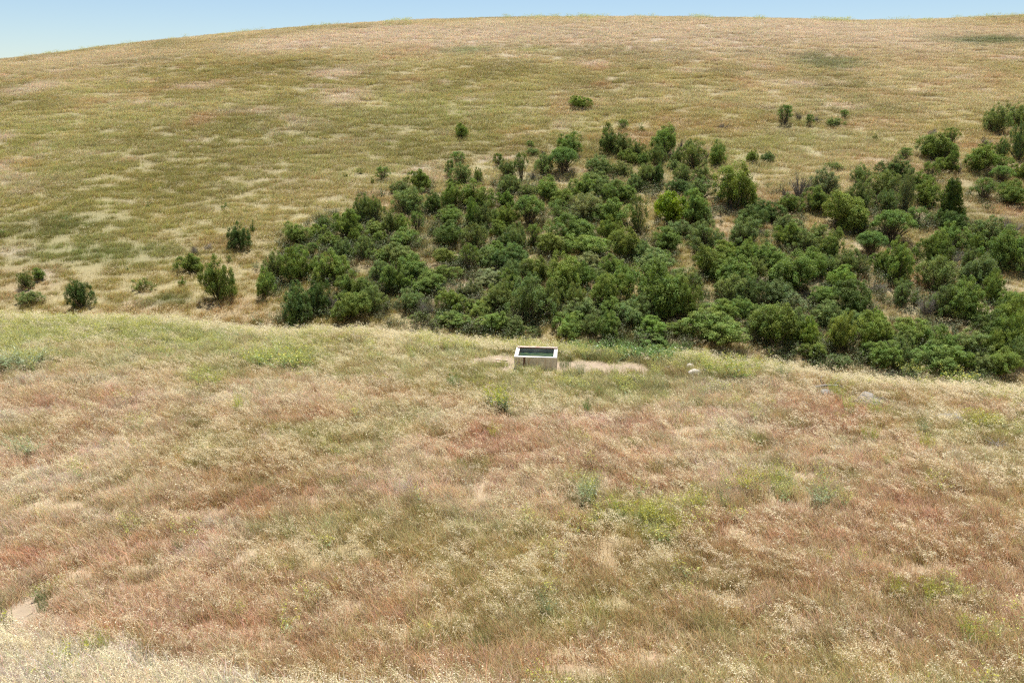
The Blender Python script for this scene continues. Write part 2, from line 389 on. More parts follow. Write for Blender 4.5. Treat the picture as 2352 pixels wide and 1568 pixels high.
# ------------------------------------------------------------------ ground
gx = np.concatenate([np.linspace(-330, -100, 60, endpoint=False), np.linspace(-100, -36, 128, endpoint=False), np.linspace(-36, 36, 289, endpoint=False), np.linspace(36, 100, 128, endpoint=False), np.linspace(100, 330, 61)])
gy = np.concatenate([np.linspace(-30, 8, 30, endpoint=False), np.linspace(8, 50, 190, endpoint=False), np.linspace(50, 110, 130, endpoint=False), np.linspace(110, 225, 150, endpoint=False), np.linspace(225, 450, 60)])
X, Y = np.meshgrid(gx, gy); Z = H(X, Y)
nx, ny = len(gx), len(gy)
idx = np.arange(nx * ny).reshape(ny, nx)
faces = np.stack([idx[:-1, :-1], idx[:-1, 1:], idx[1:, 1:], idx[1:, :-1]], -1).reshape(-1, 4)
me = bpy.data.meshes.new('ground')
me.vertices.add(nx * ny); me.vertices.foreach_set('co', np.stack([X.ravel(), Y.ravel(), Z.ravel()], -1).ravel().astype(np.float32))
me.loops.add(faces.size); me.loops.foreach_set('vertex_index', faces.ravel().astype(np.int32))
me.polygons.add(len(faces)); me.polygons.foreach_set('loop_start', np.arange(0, faces.size, 4, dtype=np.int32))
me.update(calc_edges=True); me.polygons.foreach_set('use_smooth', np.ones(len(faces), bool))
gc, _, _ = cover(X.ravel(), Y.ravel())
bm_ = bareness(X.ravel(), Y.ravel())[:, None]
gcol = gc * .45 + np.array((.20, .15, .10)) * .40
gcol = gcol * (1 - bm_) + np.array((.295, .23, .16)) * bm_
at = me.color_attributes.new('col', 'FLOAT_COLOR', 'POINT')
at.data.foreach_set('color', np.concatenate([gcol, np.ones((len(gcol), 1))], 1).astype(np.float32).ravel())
me.materials.append(ground_mat())
ground = link('ground', me); tag(ground, 'rolling dry hillside with a flat meadow, a ravine and bare soil by the trough', kind='structure')

# ------------------------------------------------------------------ grass: tufts scattered as stuff
def blade(mb, x, y, h, wd, lean, az, face, col, seg=3, droop=0.0, tipw=.15):
    """a curved tapering strip; az/lean: where and how far the tip leans"""
    dx, dy = math.cos(az), math.sin(az); sx, sy = math.cos(face) * wd / 2, math.sin(face) * wd / 2
    vv, ff = [], []
    for i in range(seg + 1):
        t = i / seg; off = lean * t ** 1.8 * h; z = h * (t - .30 * lean * t * t) - droop * h * max(0, t - .7) ** 2 * 4
        k = (1 - t) * (1 - tipw) + tipw
        vv += [(x + dx * off - sx * k, y + dy * off - sy * k, z), (x + dx * off + sx * k, y + dy * off + sy * k, z)]
    for i in range(seg): ff.append((2 * i, 2 * i + 1, 2 * i + 3, 2 * i + 2))
    mb.add(vv, ff, col)
    return x + dx * lean * h, y + dy * lean * h, vv[-1][2]

WIND = math.pi * .96      # the meadow leans to the left
def jit(r, a=.25, hue=.06):
    b = 1 + r.uniform(-a, a); return (b * (1 + r.uniform(-hue, hue)), b, b * (1 + r.uniform(-hue, hue)))

def tuft(seed, n, rad, h0, h1, wd, lean=(.15, .7), spread=.9, a=.28):
    r = random.Random(seed); mb = MB()
    for _ in range(n):
        q = rad * min(1.8, abs(r.gauss(0, .72))) ** .8; t = r.uniform(0, 2 * math.pi)
        az = r.gauss(WIND, spread) if r.random() < .75 else r.uniform(0, 6.3)
        blade(mb, q * math.cos(t), q * math.sin(t), r.uniform(h0, h1), wd * r.uniform(.7, 1.3), r.uniform(*lean), az, r.uniform(0, 3.14), tuple(c_ * (1.35 if r.random() < .12 else 1) for c_ in jit(r, a, .10)), droop=r.uniform(0, .25))
    return mb

def oats(seed, n, rad, h0, h1, sp_len, sp_w, nsp, stalk_w, droop=1.0):
    """wild oats: a bent stalk with a loose panicle of hanging pale spikelets"""
    r = random.Random(seed); mb = MB()
    for _ in range(n):
        q = rad * math.sqrt(r.random()); t = r.uniform(0, 6.3); h = r.uniform(h0, h1); az = r.gauss(WIND, .5); lean = r.uniform(.25, .75)
        sc_ = jit(r, .15); st = tuple(a * b for a, b in zip((.78, .66, .42), sc_))
        x0, y0 = q * math.cos(t), q * math.sin(t)
        blade(mb, x0, y0, h, stalk_w, lean, az, r.uniform(0, 3.14), st, seg=4, droop=.3, tipw=.5)
        for k in range(nsp):
            u = r.uniform(.55, 1.02); off = lean * u ** 1.8 * h; z = h * (u - .30 * lean * u * u) - .3 * h * max(0, u - .7) ** 2 * 4
            a2 = r.gauss(az, .9); ln = r.uniform(.02, .09) * (1.25 - u) * 2
            px, py, pz = x0 + math.cos(az) * off + math.cos(a2) * ln, y0 + math.sin(az) * off + math.sin(a2) * ln, z + r.uniform(-.03, .03)
            L_ = sp_len * r.uniform(.7, 1.25); W_ = sp_w * r.uniform(.7, 1.2); f = r.uniform(0, 3.14)
            d = Vector((math.cos(a2) * .75, math.sin(a2) * .75, -r.uniform(.1, 1.1) * droop)).normalized()
            s_ = d.cross(Vector((math.cos(f), math.sin(f), .4))).normalized()
            p = Vector((px, py, pz)); cc = tuple(a * b for a, b in zip((.93, .87, .72), jit(r, .12, .03)))
            mb.add([p, p + d * L_ * .45 + s_ * W_ / 2, p + d * L_, p + d * L_ * .45 - s_ * W_ / 2], [(0, 1, 2, 3)], cc)
    return mb

def herb(seed, nst, rad, h0, h1, flower, fcol, nfl, stem_col=(.20, .27, .07), leafy=.5, stem_w=.008, fl=.03, lean0=.2, leaf_col=(.12, .20, .06), parts=False, tall_leaf=False):
    """mustard-like herb: branching stems, small yellow flowers, leaves towards the base"""
    r = random.Random(seed); S, F, Lf = MB(), MB(), MB()
    for _ in range(nst):
        q = rad * .45 * math.sqrt(r.random()); t = r.uniform(0, 6.3); x0, y0 = q * math.cos(t), q * math.sin(t)
        h = r.uniform(h0, h1); az = r.gauss(WIND, .7) if r.random() < .6 else t; lean = r.uniform(.05, .35) + lean0 + q / max(rad, .01) * .3
        c = tuple(a * b for a, b in zip(stem_col, jit(r, .25)))
        blade(S, x0, y0, h, stem_w, lean, az, r.uniform(0, 3.1), c, seg=4, tipw=.4)
        def at_(u): return Vector((x0 + math.cos(az) * lean * u ** 1.8 * h, y0 + math.sin(az) * lean * u ** 1.8 * h, h * (u - .3 * lean * u * u)))
        for k in range(r.randint(3, 6)):
            u = r.uniform(.4, .95); p = at_(u); a2 = r.uniform(0, 6.3); l2 = h * r.uniform(.12, .3) * (1.3 - u)
            e = p + Vector((math.cos(a2) * l2, math.sin(a2) * l2, l2 * r.uniform(.6, 1.4)))
            sd = Vector((-math.sin(a2), math.cos(a2), 0)) * stem_w * .4
            S.add([p - sd, p + sd, e + sd * .5, e - sd * .5], [(0, 1, 2, 3)], c)
            for m_ in range(nfl):
                g = e + Vector((r.gauss(0, .03), r.gauss(0, .03), r.gauss(0, .04))); s_ = fl * r.uniform(.6, 1.2)
                n_ = Vector((r.gauss(0, 1), r.gauss(0, 1), r.gauss(.8, .6))).normalized(); a_ = n_.orthogonal().normalized() * s_; b_ = n_.cross(a_)
                if r.random() < flower: F.add([g - a_ * .5 - b_ * .5, g + a_ * .5 - b_ * .5, g + a_ * .5 + b_ * .5, g - a_ * .5 + b_ * .5], [(0, 1, 2, 3)], tuple(a * b for a, b in zip(fcol, jit(r, .15))))
                else: Lf.add([g - a_ * .5, g - b_ * .35, g + a_ * .5, g + b_ * .35], [(0, 1, 2, 3)], c)
        for k in range(int(leafy * r.randint(5, 9))):
            u = r.uniform(.02, .85 if tall_leaf else .5); p = at_(u); a2 = r.uniform(0, 6.3); ll = r.uniform(.07, .17) * (1.2 - u)
            d = Vector((math.cos(a2), math.sin(a2), r.uniform(-.2, .8))).normalized(); sd = Vector((-math.sin(a2), math.cos(a2), .2)) * ll * .22
            lc = tuple(a * b for a, b in zip(leaf_col, jit(r, .3)))
            Lf.add([p, p + d * ll * .5 + sd, p + d * ll, p + d * ll * .5 - sd], [(0, 1, 2, 3)], lc)
    if parts: return S, F, Lf
    mb = MB()
    for k in (S, F, Lf):
        o = len(mb.v); mb.v += k.v; mb.f += [tuple(i + o for i in f) for f in k.f]; mb.c += k.c
    return mb

def proto_collection(name, items):
    col = bpy.data.collections.new(name)
    for i, mb in enumerate(items):
        o = bpy.data.objects.new('%s_%02d' % (name, i), mb.mesh(name, M_GRASS)); col.objects.link(o)
    return col, len(items)

def scatter(name, label, cat, pts, rotz, scl, tint, proto, tilt=None):
    col, nv = proto; n = len(pts)
    me = bpy.data.meshes.new(name); me.vertices.add(n); me.vertices.foreach_set('co', pts.astype(np.float32).ravel())
    def attr(nm, ty, data, key):
        a = me.attributes.new(nm, ty, 'POINT'); a.data.foreach_set(key, data.ravel())
    rot = np.zeros((n, 3), np.float32); rot[:, 2] = rotz
    if tilt is not None: rot[:, :2] = tilt
    attr('rot', 'FLOAT_VECTOR', rot, 'vector')
    attr('scl', 'FLOAT_VECTOR', scl.astype(np.float32), 'vector')
    attr('pick', 'INT', rng.integers(0, nv, n).astype(np.int32), 'value')
    t4 = np.ones((n, 4), np.float32); t4[:, :3] = tint
    attr('tint', 'FLOAT_COLOR', t4, 'color')
    o = link(name, me); tag(o, label, cat, kind='stuff')
    g = bpy.data.node_groups.new(name, 'GeometryNodeTree')
    g.interface.new_socket('Geometry', in_out='INPUT', socket_type='NodeSocketGeometry')
    g.interface.new_socket('Geometry', in_out='OUTPUT', socket_type='NodeSocketGeometry')
    N, L = g.nodes, g.links
    gi = N.new('NodeGroupInput'); go = N.new('NodeGroupOutput')
    ip = N.new('GeometryNodeInstanceOnPoints'); ci = N.new('GeometryNodeCollectionInfo')
    ci.inputs['Collection'].default_value = col; ci.inputs['Separate Children'].default_value = True; ci.inputs['Reset Children'].default_value = True
    def named(nm, ty):
        a = N.new('GeometryNodeInputNamedAttribute'); a.data_type = ty; a.inputs['Name'].default_value = nm; return a.outputs['Attribute']
    L.new(gi.outputs[0], ip.inputs['Points']); L.new(ci.outputs[0], ip.inputs['Instance']); ip.inputs['Pick Instance'].default_value = True
    L.new(named('pick', 'INT'), ip.inputs['Instance Index']); L.new(named('scl', 'FLOAT_VECTOR'), ip.inputs['Scale'])
    e2r = N.new('FunctionNodeEulerToRotation'); L.new(named('rot', 'FLOAT_VECTOR'), e2r.inputs[0]); L.new(e2r.outputs[0], ip.inputs['Rotation'])
    L.new(ip.outputs[0], go.inputs[0])
    md = o.modifiers.new('scatter', 'NODES'); md.node_group = g
    return o

def sample_area(n, y0, y1, half, pad, power=1.0):
    """random spots of a wedge of land widening with distance; n spots kept inside"""
    y = np.sqrt(rng.uniform(y0 ** 2, y1 ** 2, n)) if power == 1 else rng.uniform(y0, y1, n)
    x = rng.uniform(-1, 1, n) * (y * half + pad)
    return x, y

TX, TY, TYAW, TW, TD, TH = TROUGH[0], TROUGH[1], math.radians(-5.0), 2.0, 1.5, 0.61
def in_trough(x, y, m=0.05):
    dx, dy = x - TX, y - TY; c, s = math.cos(-TYAW), math.sin(-TYAW)
    return (abs(dx * c - dy * s) < TW / 2 + m) & (abs(dx * s + dy * c) < TD / 2 + m)

def jitter_tint(col, a=.16, hue=.05):
    n = len(col); b = 1 + rng.uniform(-a, a, (n, 1)); h = 1 + rng.uniform(-hue, hue, (n, 3)); return np.clip(col * b * h, 0, .95)

# the meadow: fine grass
p_fine = proto_collection('fine_grass', [tuft(100 + i, 330, .36, .14, .46, .0128) for i in range(10)])
p_oats = proto_collection('wild_oats', [oats(200 + i, 5, .22, .42, .72, .045, .0155, 20, .007) for i in range(8)])
p_must = proto_collection('mustard_sprays', [herb(300 + i, 9, .5, .45, .95, .42, (.62, .60, .12), 5, stem_col=(.40, .44, .17), leafy=.5, stem_w=.009, fl=.026, leaf_col=(.20, .27, .10)) for i in range(6)])
x, y = sample_area(12500, 9.5, 52, .70, 2.0)
b = bareness(x, y); keep = (rng.random(len(x)) > b * 1.05) & ~in_trough(x, y, .16)
x, y = x[keep], y[keep]; colr, oat, grn = cover(x, y); z = H(x, y)
h_n = .62 + .8 * fbm(x / 1.1, y / 1.1, 15, 3) - .25 * bareness(x + .15, y) - .14 * np.exp(-((x - 1.8) / 3.6) ** 2 - ((y - 35.0) / 2.2) ** 2)
s = rng.uniform(.75, 1.25, len(x)); scl = np.stack([s, s, s * h_n], -1)
scatter('meadow_grass', 'dry reddish and straw coloured meadow grass in front of the ravine', 'grass', np.stack([x, y, z], -1), rng.normal(0, .7, len(x)), scl, jitter_tint(colr * 1.12), p_fine)

x, y = sample_area(52000, 9.5, 50, .70, 2.0)
colr, oat, grn = cover(x, y); ye = np.interp(x, _cx, _cy)
lump = np.clip(fbm(x / .9, y / .9, 33, 3) * 2.0 - .3, .3, 1.3)
dens = np.clip(oat, 0, 1.9) * .58 * lump + .55 * np.clip(1 - abs(y - ye + .3) / 1.6, 0, 1)
dens = dens * (1 - .75 * np.exp(-((x - 1.8) / 4.2) ** 2 - ((y - 35.0) / 2.6) ** 2))
keep = (rng.random(len(x)) < dens * np.clip(oat * 4, 0, 1)) & (bareness(x, y) < .25) & ~in_trough(x, y, .35)
x, y, colr, ye = x[keep], y[keep], colr[keep], ye[keep]
s = rng.uniform(.8, 1.25, len(x)) * (1 + .30 * np.clip(1 - abs(y - ye) / 1.5, 0, 1)); z = H(x, y)
t_o = np.tile(np.array((.95, .93, .88)), (len(x), 1)) * .78 + colr * .38
scatter('wild_oats', 'pale seed heads of wild oats nodding over the meadow', 'grass', np.stack([x, y, z], -1), rng.normal(0, .5, len(x)), np.stack([s, s, s], -1), jitter_tint(t_o, .10, .03), p_oats)

x, y = sample_area(26000, 10, 50, .70, 2.0)
colr, oat, grn = cover(x, y); ye = np.interp(x, _cx, _cy)
band = np.clip(oat * 4, .1, 1) * np.clip(1 - abs(y - ye + .8) / 2.0, 0, 1) * np.clip(fbm(x / 3.5, y / 3.5, 55, 3) * 2.6 - .8, 0, 1)
keep = (rng.random(len(x)) < grn * .42 + band * .40 + .006) & (bareness(x, y) < .2) & ~in_trough(x, y, .5)
x, y = x[keep], y[keep]; s = rng.uniform(.55, 1.1, len(x)); z = H(x, y)
scatter('mustard_patches', 'yellow green patches of small flowered mustard among the meadow grass', 'herbs', np.stack([x, y, z], -1), rng.uniform(-.8, .8, len(x)), np.stack([s, s, s], -1), jitter_tint(np.ones((len(x), 3)) * .95, .15, .05), p_must)

# the hillside across the ravine: larger tufts, fewer of them
p_hill = proto_collection('hill_grass', [tuft(400 + i, 300, .85, .20, .60, .027, lean=(.2, .8)) for i in range(7)])
p_hoat = proto_collection('hill_oats', [oats(500 + i, 12, .7, .5, .85, .10, .03, 10, .014, .6) for i in range(6)])
x, y = sample_area(52000, 46, 222, .70, 6.0)
keep = rng.random(len(x)) < np.clip(85 / y, .55, 1)
x, y = x[keep], y[keep]; colr, oat, grn = cover(x, y); z = H(x, y)
s = rng.uniform(.8, 1.3, len(x)) * np.clip(y / 90, .75, 1.35); scl = np.stack([s, s, np.clip(s, .7, 1.2) * (.6 + .7 * fbm(x / 3, y / 3, 19, 3))], -1)
scatter('hillside_grass', 'dry straw and olive grass covering the hill behind the ravine', 'grass', np.stack([x, y, z - .03], -1), rng.normal(math.pi * 1.1, .6, len(x)), scl, jitter_tint(colr * np.array((1.08, 1.04, .94)), .09, .04), p_hill)

x, y = sample_area(42000, 48, 215, .70, 6.0)
colr, oat, grn = cover(x, y); top = np.clip((y - 120) / 60, 0, 1)
keep = rng.random(len(x)) < np.clip(oat * .55 + .25 * top, 0, 1)
x, y, colr = x[keep], y[keep], colr[keep]; z = H(x, y); s = rng.uniform(.7, 1.2, len(x))
t_o = np.array((.80, .74, .60)) * .55 + colr * .55
scatter('hillside_oats', 'pale oat stalks streaking the hill behind the ravine', 'grass', np.stack([x, y, z], -1), rng.normal(math.pi * 1.15, .5, len(x)), np.stack([s, s, s], -1), jitter_tint(t_o, .12, .03), p_hoat)

x = rng.uniform(-150, 150, 900); y = np.full(900, 190.0) + rng.normal(0, 5, 900)
keep = fbm(x / 6, x * 0 + 3.3, 57, 3) > .5
x, y = x[keep], y[keep]; z = H(x, y); s = rng.uniform(.9, 1.7, len(x))
scatter('ridge_mustard', 'yellow green herbs along the skyline of the hill', 'herbs', np.stack([x, y, z], -1), rng.uniform(2, 4.2, len(x)), np.stack([s * 1.4, s * 1.4, s], -1), jitter_tint(np.ones((len(x), 3)) * .9, .15), p_must)
# ------------------------------------------------------------------ the concrete trough
tr = link('trough', None); tr.location = (TX, TY, 0.0); tr.rotation_euler = (0, 0, TYAW); tr.empty_display_size = .3
z0 = float(H(np.array(TX), np.array(TY - .8))) - .10
WL, WF, FLOOR = .18, .15, .10
mb = MB()
hw, hd = TW / 2, TD / 2
out = [(-hw, -hd), (hw, -hd), (hw, hd), (-hw, hd)]; bat = .03
vv = [(x * 1.0 - math.copysign(bat, x), y - math.copysign(bat, y), z0) for x, y in out] + [(x, y, TH) for x, y in out]
inn = [(-hw + WL, -hd + WF), (hw - WL, -hd + WF), (hw - WL, hd - WF), (-hw + WL, hd - WF)]
vv += [(x, y, TH) for x, y in inn] + [(x, y, FLOOR) for x, y in inn]
ff = [(3, 2, 1, 0)]
for k in range(4):
    q = (k + 1) % 4; ff += [(k, q, 4 + q, 4 + k), (4 + k, 4 + q, 8 + q, 8 + k), (8 + k, 8 + q, 12 + q, 12 + k)]
ff += [(12, 13, 14, 15)]
mb.add(vv, ff); wall_o = mb.build('basin', M_CONCRETE, tr); bevel(wall_o, .018, 2)
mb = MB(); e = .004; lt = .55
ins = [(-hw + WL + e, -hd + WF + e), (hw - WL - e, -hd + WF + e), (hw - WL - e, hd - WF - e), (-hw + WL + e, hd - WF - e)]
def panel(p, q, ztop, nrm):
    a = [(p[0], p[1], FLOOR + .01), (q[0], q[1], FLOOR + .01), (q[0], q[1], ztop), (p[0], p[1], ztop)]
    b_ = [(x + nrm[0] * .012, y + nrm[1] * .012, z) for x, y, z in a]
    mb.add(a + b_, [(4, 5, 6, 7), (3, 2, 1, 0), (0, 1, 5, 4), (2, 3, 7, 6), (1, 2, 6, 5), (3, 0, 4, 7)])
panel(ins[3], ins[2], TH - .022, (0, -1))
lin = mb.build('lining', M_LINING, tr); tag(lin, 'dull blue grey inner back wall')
mb = MB()
nxw, nyw = 14, 8; wv = []
for j in range(nyw + 1):
    for i in range(nxw + 1):
        wv.append((-hw + WL + .02 + (TW - 2 * WL - .04) * i / nxw, -hd + WF + .01 + (TD - 2 * WF - .035) * j / nyw, TH - .19 + .003 * math.sin(i * 1.3 + j * 2.1)))
mb.add(wv, [(j * (nxw + 1) + i, j * (nxw + 1) + i + 1, (j + 1) * (nxw + 1) + i + 1, (j + 1) * (nxw + 1) + i) for j in range(nyw) for i in range(nxw)])
mb.build('water', M_WATER, tr, True)
mb = MB(); mb.box(-hw + .07, hw - .02, hd - .17, hd + .0, TH + .004, TH + .058, j=.004)
pk = mb.build('plank', M_PLANK, tr); bevel(pk, .008, 1); tag(pk, 'weathered wooden plank on the back rim')
mb = MB(); mb.box(-hw + .065, hw - .016, hd - .182, hd - .173, TH + .003, TH + .052)
mb.build('steel_edge', M_RUST, tr)
for bx_ in (-hw + .16, hw - .14):
    mb = MB(); mb.tube([(bx_, hd - .06, TH + .05), (bx_, hd - .06, TH + .095)], [.014, .014], 8); mb.build('bolt', M_RUST, pk)
mb = MB(); mb.box(-hw + .44, -hw + .53, -hd - .035, -hd - .004, z0 + .08, TH - .004); ov = mb.build('overflow_channel', M_RUST, tr); bevel(ov, .006, 1)
tag(ov, 'rusty brown upright channel on the front face')
tag(tr, 'long pale concrete water trough with dark water, standing on the bare soil', 'trough')

# ------------------------------------------------------------------ boards on the soil, rocks, dead wood
def on_ground(px, py):
    c = cast(px, py); return Vector((c[0], c[1], float(H(np.array(c[0]), np.array(c[1]))))), c[3]

for k, (px, py, L_, rz, lab) in enumerate([(1152, 827, .62, -.35, 'short pale split board on the bare soil, nearest to the trough'), (1141, 832, .42, -.15, 'shorter pale board lying on the bare soil before the split board')]):
    p, d = on_ground(px, py); mb = MB(); mb.box(-L_ / 2, L_ / 2, -.07, .07, 0, .03, j=.012)
    o = mb.build('wooden_board', M_PLANK); o.location = p + Vector((0, 0, .012)); o.rotation_euler = (.03, -.05, rz); bevel(o, .006, 1)
    tag(o, lab, 'board', 'loose boards beside the trough')

def rock_mesh(seed, flat=.6):
    r = np.random.default_rng(seed); n, m = 22, 14; vv, ff = [], []
    pl = [(Vector(r.normal(0, 1, 3)).normalized(), r.uniform(.62, .95)) for _ in range(11)]
    for j in range(m + 1):
        th = math.pi * j / m
        for i in range(n):
            ph = 2 * math.pi * i / n; d = Vector((math.sin(th) * math.cos(ph), math.sin(th) * math.sin(ph), math.cos(th)))
            rad = min([1.0] + [k / max(1e-3, d.dot(nn)) for nn, k in pl if d.dot(nn) > 0])
            q = d * rad; rad2 = 1 + .10 * (float(fbm(np.array(q.x * 3 + 9), np.array(q.y * 3 + q.z * 2.3), seed, 3)) - .5)
            vv.append((q.x * rad2, q.y * rad2, q.z * flat * rad2))
    for j in range(m):
        for i in range(n): ff.append((j * n + i, j * n + (i + 1) % n, (j + 1) * n + (i + 1) % n, (j + 1) * n + i))
    mb = MB(); mb.add(vv, ff); return mb
ROCKS = [  # px, py, width px (photo 2352), tone, label
 (1995, 926, 52, 0, 'large grey lichened rock, the biggest in the meadow'),
 (2022, 925, 30, 0, 'grey cleft rock touching the biggest meadow rock on its right'),
 (1970, 926, 20, 0, 'small grey rock poking out left of the biggest meadow rock'),
 (1815, 895, 16, 0, 'small dark grey rock alone in grass below the crest mustard'),
 (2185, 968, 46, 0, 'grey rock half sunk in grass toward the right meadow edge'),
 (2160, 964, 22, 0, 'small grey rock left of the half sunk rock'),
 (1897, 911, 34, 0, 'flat grey rock under the fallen branch'),
 (1533, 849, 16, 1, 'pale rock nearest the bare soil, leftmost of the rock cluster'),
 (1560, 858, 16, 1, 'small pale pointed rock, second in the rock cluster by the soil'),
 (1583, 847, 24, 1, 'pale rock with dark underside, rearmost of the rock cluster'),
 (1594, 862, 32, 1, 'widest pale lichened rock at the front of the rock cluster'),
 (1622, 859, 24, 0, 'greyish green rock, rightmost of the rock cluster'),
 (1275, 951, 0, 1, ''), 
]
for k, (px, py, wp, tone, lab) in enumerate(ROCKS):
    if not wp: continue
    p, d = on_ground(px, py); w_ = wp / FPX * d
    o = rock_mesh(900 + k, .62).build('rock', M_PALEROCK if tone else M_ROCK)
    o.scale = (w_ * .58, w_ * .5, w_ * .56); o.location = p + Vector((0, 0, w_ * .04 + (.05 if tone else .03))); o.rotation_euler = (random.uniform(-.2, .2), random.uniform(-.2, .2), random.uniform(0, 6))
    tag(o, lab, 'rock', 'rocks in the meadow')

p, d = on_ground(1895, 902); mb = MB()
mb.tube([(-.75, 0, .10), (-.4, .05, .26), (0, .02, .34), (.45, -.04, .36), (.85, .05, .22)], [.05, .06, .05, .04, .02], 7)
mb.tube([(-.1, .02, .33), (-.2, .15, .5), (-.15, .2, .75)], [.02, .015, .006], 5); mb.tube([(.3, 0, .35), (.5, .1, .5), (.8, .12, .56)], [.02, .014, .005], 5)
o = mb.build('fallen_branch', M_DEADWOOD, None, True); o.location = p; tag(o, 'bent dark fallen branch lying over a flat grey rock', 'branch')
p, d = on_ground(2290, 1032); r = random.Random(4); mb = MB()
for k in range(16):
    a = r.uniform(0, 6.3); l = r.uniform(.25, .6); mb.tube([(0, 0, .12), (math.cos(a) * l * .5, math.sin(a) * l * .5, .16 + r.uniform(0, .15)), (math.cos(a) * l, math.sin(a) * l, r.uniform(.1, .36))], [.016, .011, .004], 4)
o = mb.build('dead_twigs', M_DEADWOOD); o.location = p; tag(o, 'low tangle of dead grey twigs in grass near the right picture edge', 'dead plant')

# ------------------------------------------------------------------ shrubs: kinds built once, then copied
def leaf(mb, p, n_, size, asp, col, r):
    a = n_.orthogonal().normalized(); q = r.uniform(0, 6.28); b_ = n_.cross(a)
    u = a * math.cos(q) + b_ * math.sin(q); v = n_.cross(u)
    mb.add([p - u * size * .5, p - v * size * asp * .5 + n_ * size * .08, p + u * size * .5, p + v * size * asp * .5 + n_ * size * .08], [(0, 1, 2, 3)], col)

def shrub_kind(seed, nclump, nleaf, clump_r, shape, leaf_size, asp=.6, stems=9, low=.12, stem_mat=None, leaf_mat=None, hue=(0, 0), twigs=0, up=.55, stem_r=.045):
    """returns (stem mesh, leaf mesh) of a plant about 1 wide (radius .5 -> 1.5 m) : real size 3 m wide, 2.4 m tall
    shape: dome | open | cone | column | flat"""
    r = random.Random(seed); S, Lf = MB(), MB(); W, Hh = 1.5, 2.4; cl = []
    lob = [(r.uniform(0, 6.28), r.uniform(.75, 1.15)) for _ in range(5)]
    lobes = []
    for k_ in range(r.randint(5, 7)):
        la, lq = r.uniform(0, 6.28), (0 if k_ == 0 else W * r.uniform(.42, .72))
        lobes.append((Vector((lq * math.cos(la), lq * math.sin(la), Hh * (r.uniform(.38, .55) if k_ == 0 else r.uniform(.18, .46)))), W * r.uniform(.42, .62), Hh * r.uniform(.34, .46)))
    def rad(a):
        k = 0; s_ = 0
        for la, lr in lob:
            w_ = math.exp(2.2 * math.cos(a - la)); k += w_; s_ += w_ * lr
        return s_ / k
    for i in range(nclump):
        a = r.uniform(0, 6.28)
        if shape == 'cone':
            t = r.random() ** 1.25; z = (.08 + .92 * t) * Hh; q = W * .98 * (1 - .72 * t ** 1.6) * math.sqrt(r.uniform(.35, 1))
        elif shape == 'column':
            t = r.random(); z = (.2 + .8 * t) * Hh; q = W * (.55 + .45 * math.sin(t * 2.6)) * math.sqrt(r.uniform(.1, 1))
        elif shape == 'flat':
            q = W * math.sqrt(r.uniform(.0, 1)); z = Hh * (.50 + .48 * math.sqrt(max(0, 1 - (q / W) ** 2)) * r.uniform(.75, 1.0))
        elif shape == 'open':
            z = Hh * (.38 + .6 * r.random() ** .8); q = W * (.35 + .65 * math.sin(min(1, (1.06 - z / Hh) * 2.0) * 1.5)) * math.sqrt(r.uniform(.15, 1))
        else:
            lc, lr_, lh = r.choice(lobes); el = math.asin(r.uniform(-.35, .98)); k = r.uniform(.86, 1.04)
            pos = lc + Vector((lr_ * math.cos(el) * math.cos(a) * k, lr_ * math.cos(el) * math.sin(a) * k, lh * math.sin(el) * k))
            z = max(low * Hh, pos.z); a = math.atan2(pos.y, pos.x); q = math.hypot(pos.x, pos.y)
        q *= 1.0 if shape == 'dome' else rad(a) if shape != 'cone' else r.uniform(.85, 1.05)
        c = Vector((q * math.cos(a), q * math.sin(a), max(.15, z - clump_r * .5)))
        cl.append(c)
        cb = 1 + r.uniform(-.22, .22); ch = r.uniform(-.12, .12)
        cr = clump_r * r.uniform(.7, 1.3)
        for _k in range(nleaf):
            d = Vector((r.gauss(0, 1), r.gauss(0, 1), r.gauss(.25, 1))).normalized(); rr = cr * r.random() ** .45
            p = c + Vector((d.x * rr, d.y * rr, d.z * rr * .85))
            n_ = (d * .7 + Vector((r.gauss(0, .5), r.gauss(0, .5), up + r.gauss(0, .4)))).normalized()
            b_ = cb * (1 + r.uniform(-.25, .25))
            leaf(Lf, p, n_, leaf_size * r.uniform(.7, 1.3), asp, (b_ * (1 + ch), b_, b_ * (1 - ch * .6)), r)
    for i in range(int(nclump * nleaf * (.30 if shape not in ('open', 'flat') else .10))):   # leaves deep inside
        c = r.choice(cl); k = r.uniform(.35, .85); p = Vector((c.x * k, c.y * k, max(.1, c.z * (k * .5 + .45)))) + Vector((r.gauss(0, .12), r.gauss(0, .12), r.gauss(0, .12)))
        leaf(Lf, p, Vector((r.gauss(0, 1), r.gauss(0, 1), r.gauss(.6, 1))).normalized(), leaf_size, asp, (.85, .85, .85), r)
    base = [Vector((r.gauss(0, .10), r.gauss(0, .10), -.15)) for _ in range(stems)]
    targets = r.sample(cl, min(len(cl), stems * 3))
    for i, t in enumerate(targets):
        b_ = base[i % stems]; m1 = b_.lerp(t, .38) + Vector((r.gauss(0, .10), r.gauss(0, .10), r.uniform(0, .15))); m2 = b_.lerp(t, .7) + Vector((r.gauss(0, .08), r.gauss(0, .08), .05))
        S.tube([b_, m1, m2, t], [stem_r, stem_r * .75, stem_r * .5, stem_r * .2], 5)
    for i in range(twigs):
        c = r.choice(cl); b_ = Vector((c.x * .3, c.y * .3, c.z * .35)); e_ = c + Vector((r.gauss(0, .28), r.gauss(0, .28), r.uniform(-.05, .35)))
        m1 = b_.lerp(e_, .55) + Vector((r.gauss(0, .08), r.gauss(0, .08), 0)); S.tube([b_, m1, e_], [.016, .011, .005], 3)
    return S.mesh('stems', stem_mat or M_BARK), Lf.mesh('foliage', leaf_mat or M_LEAF)

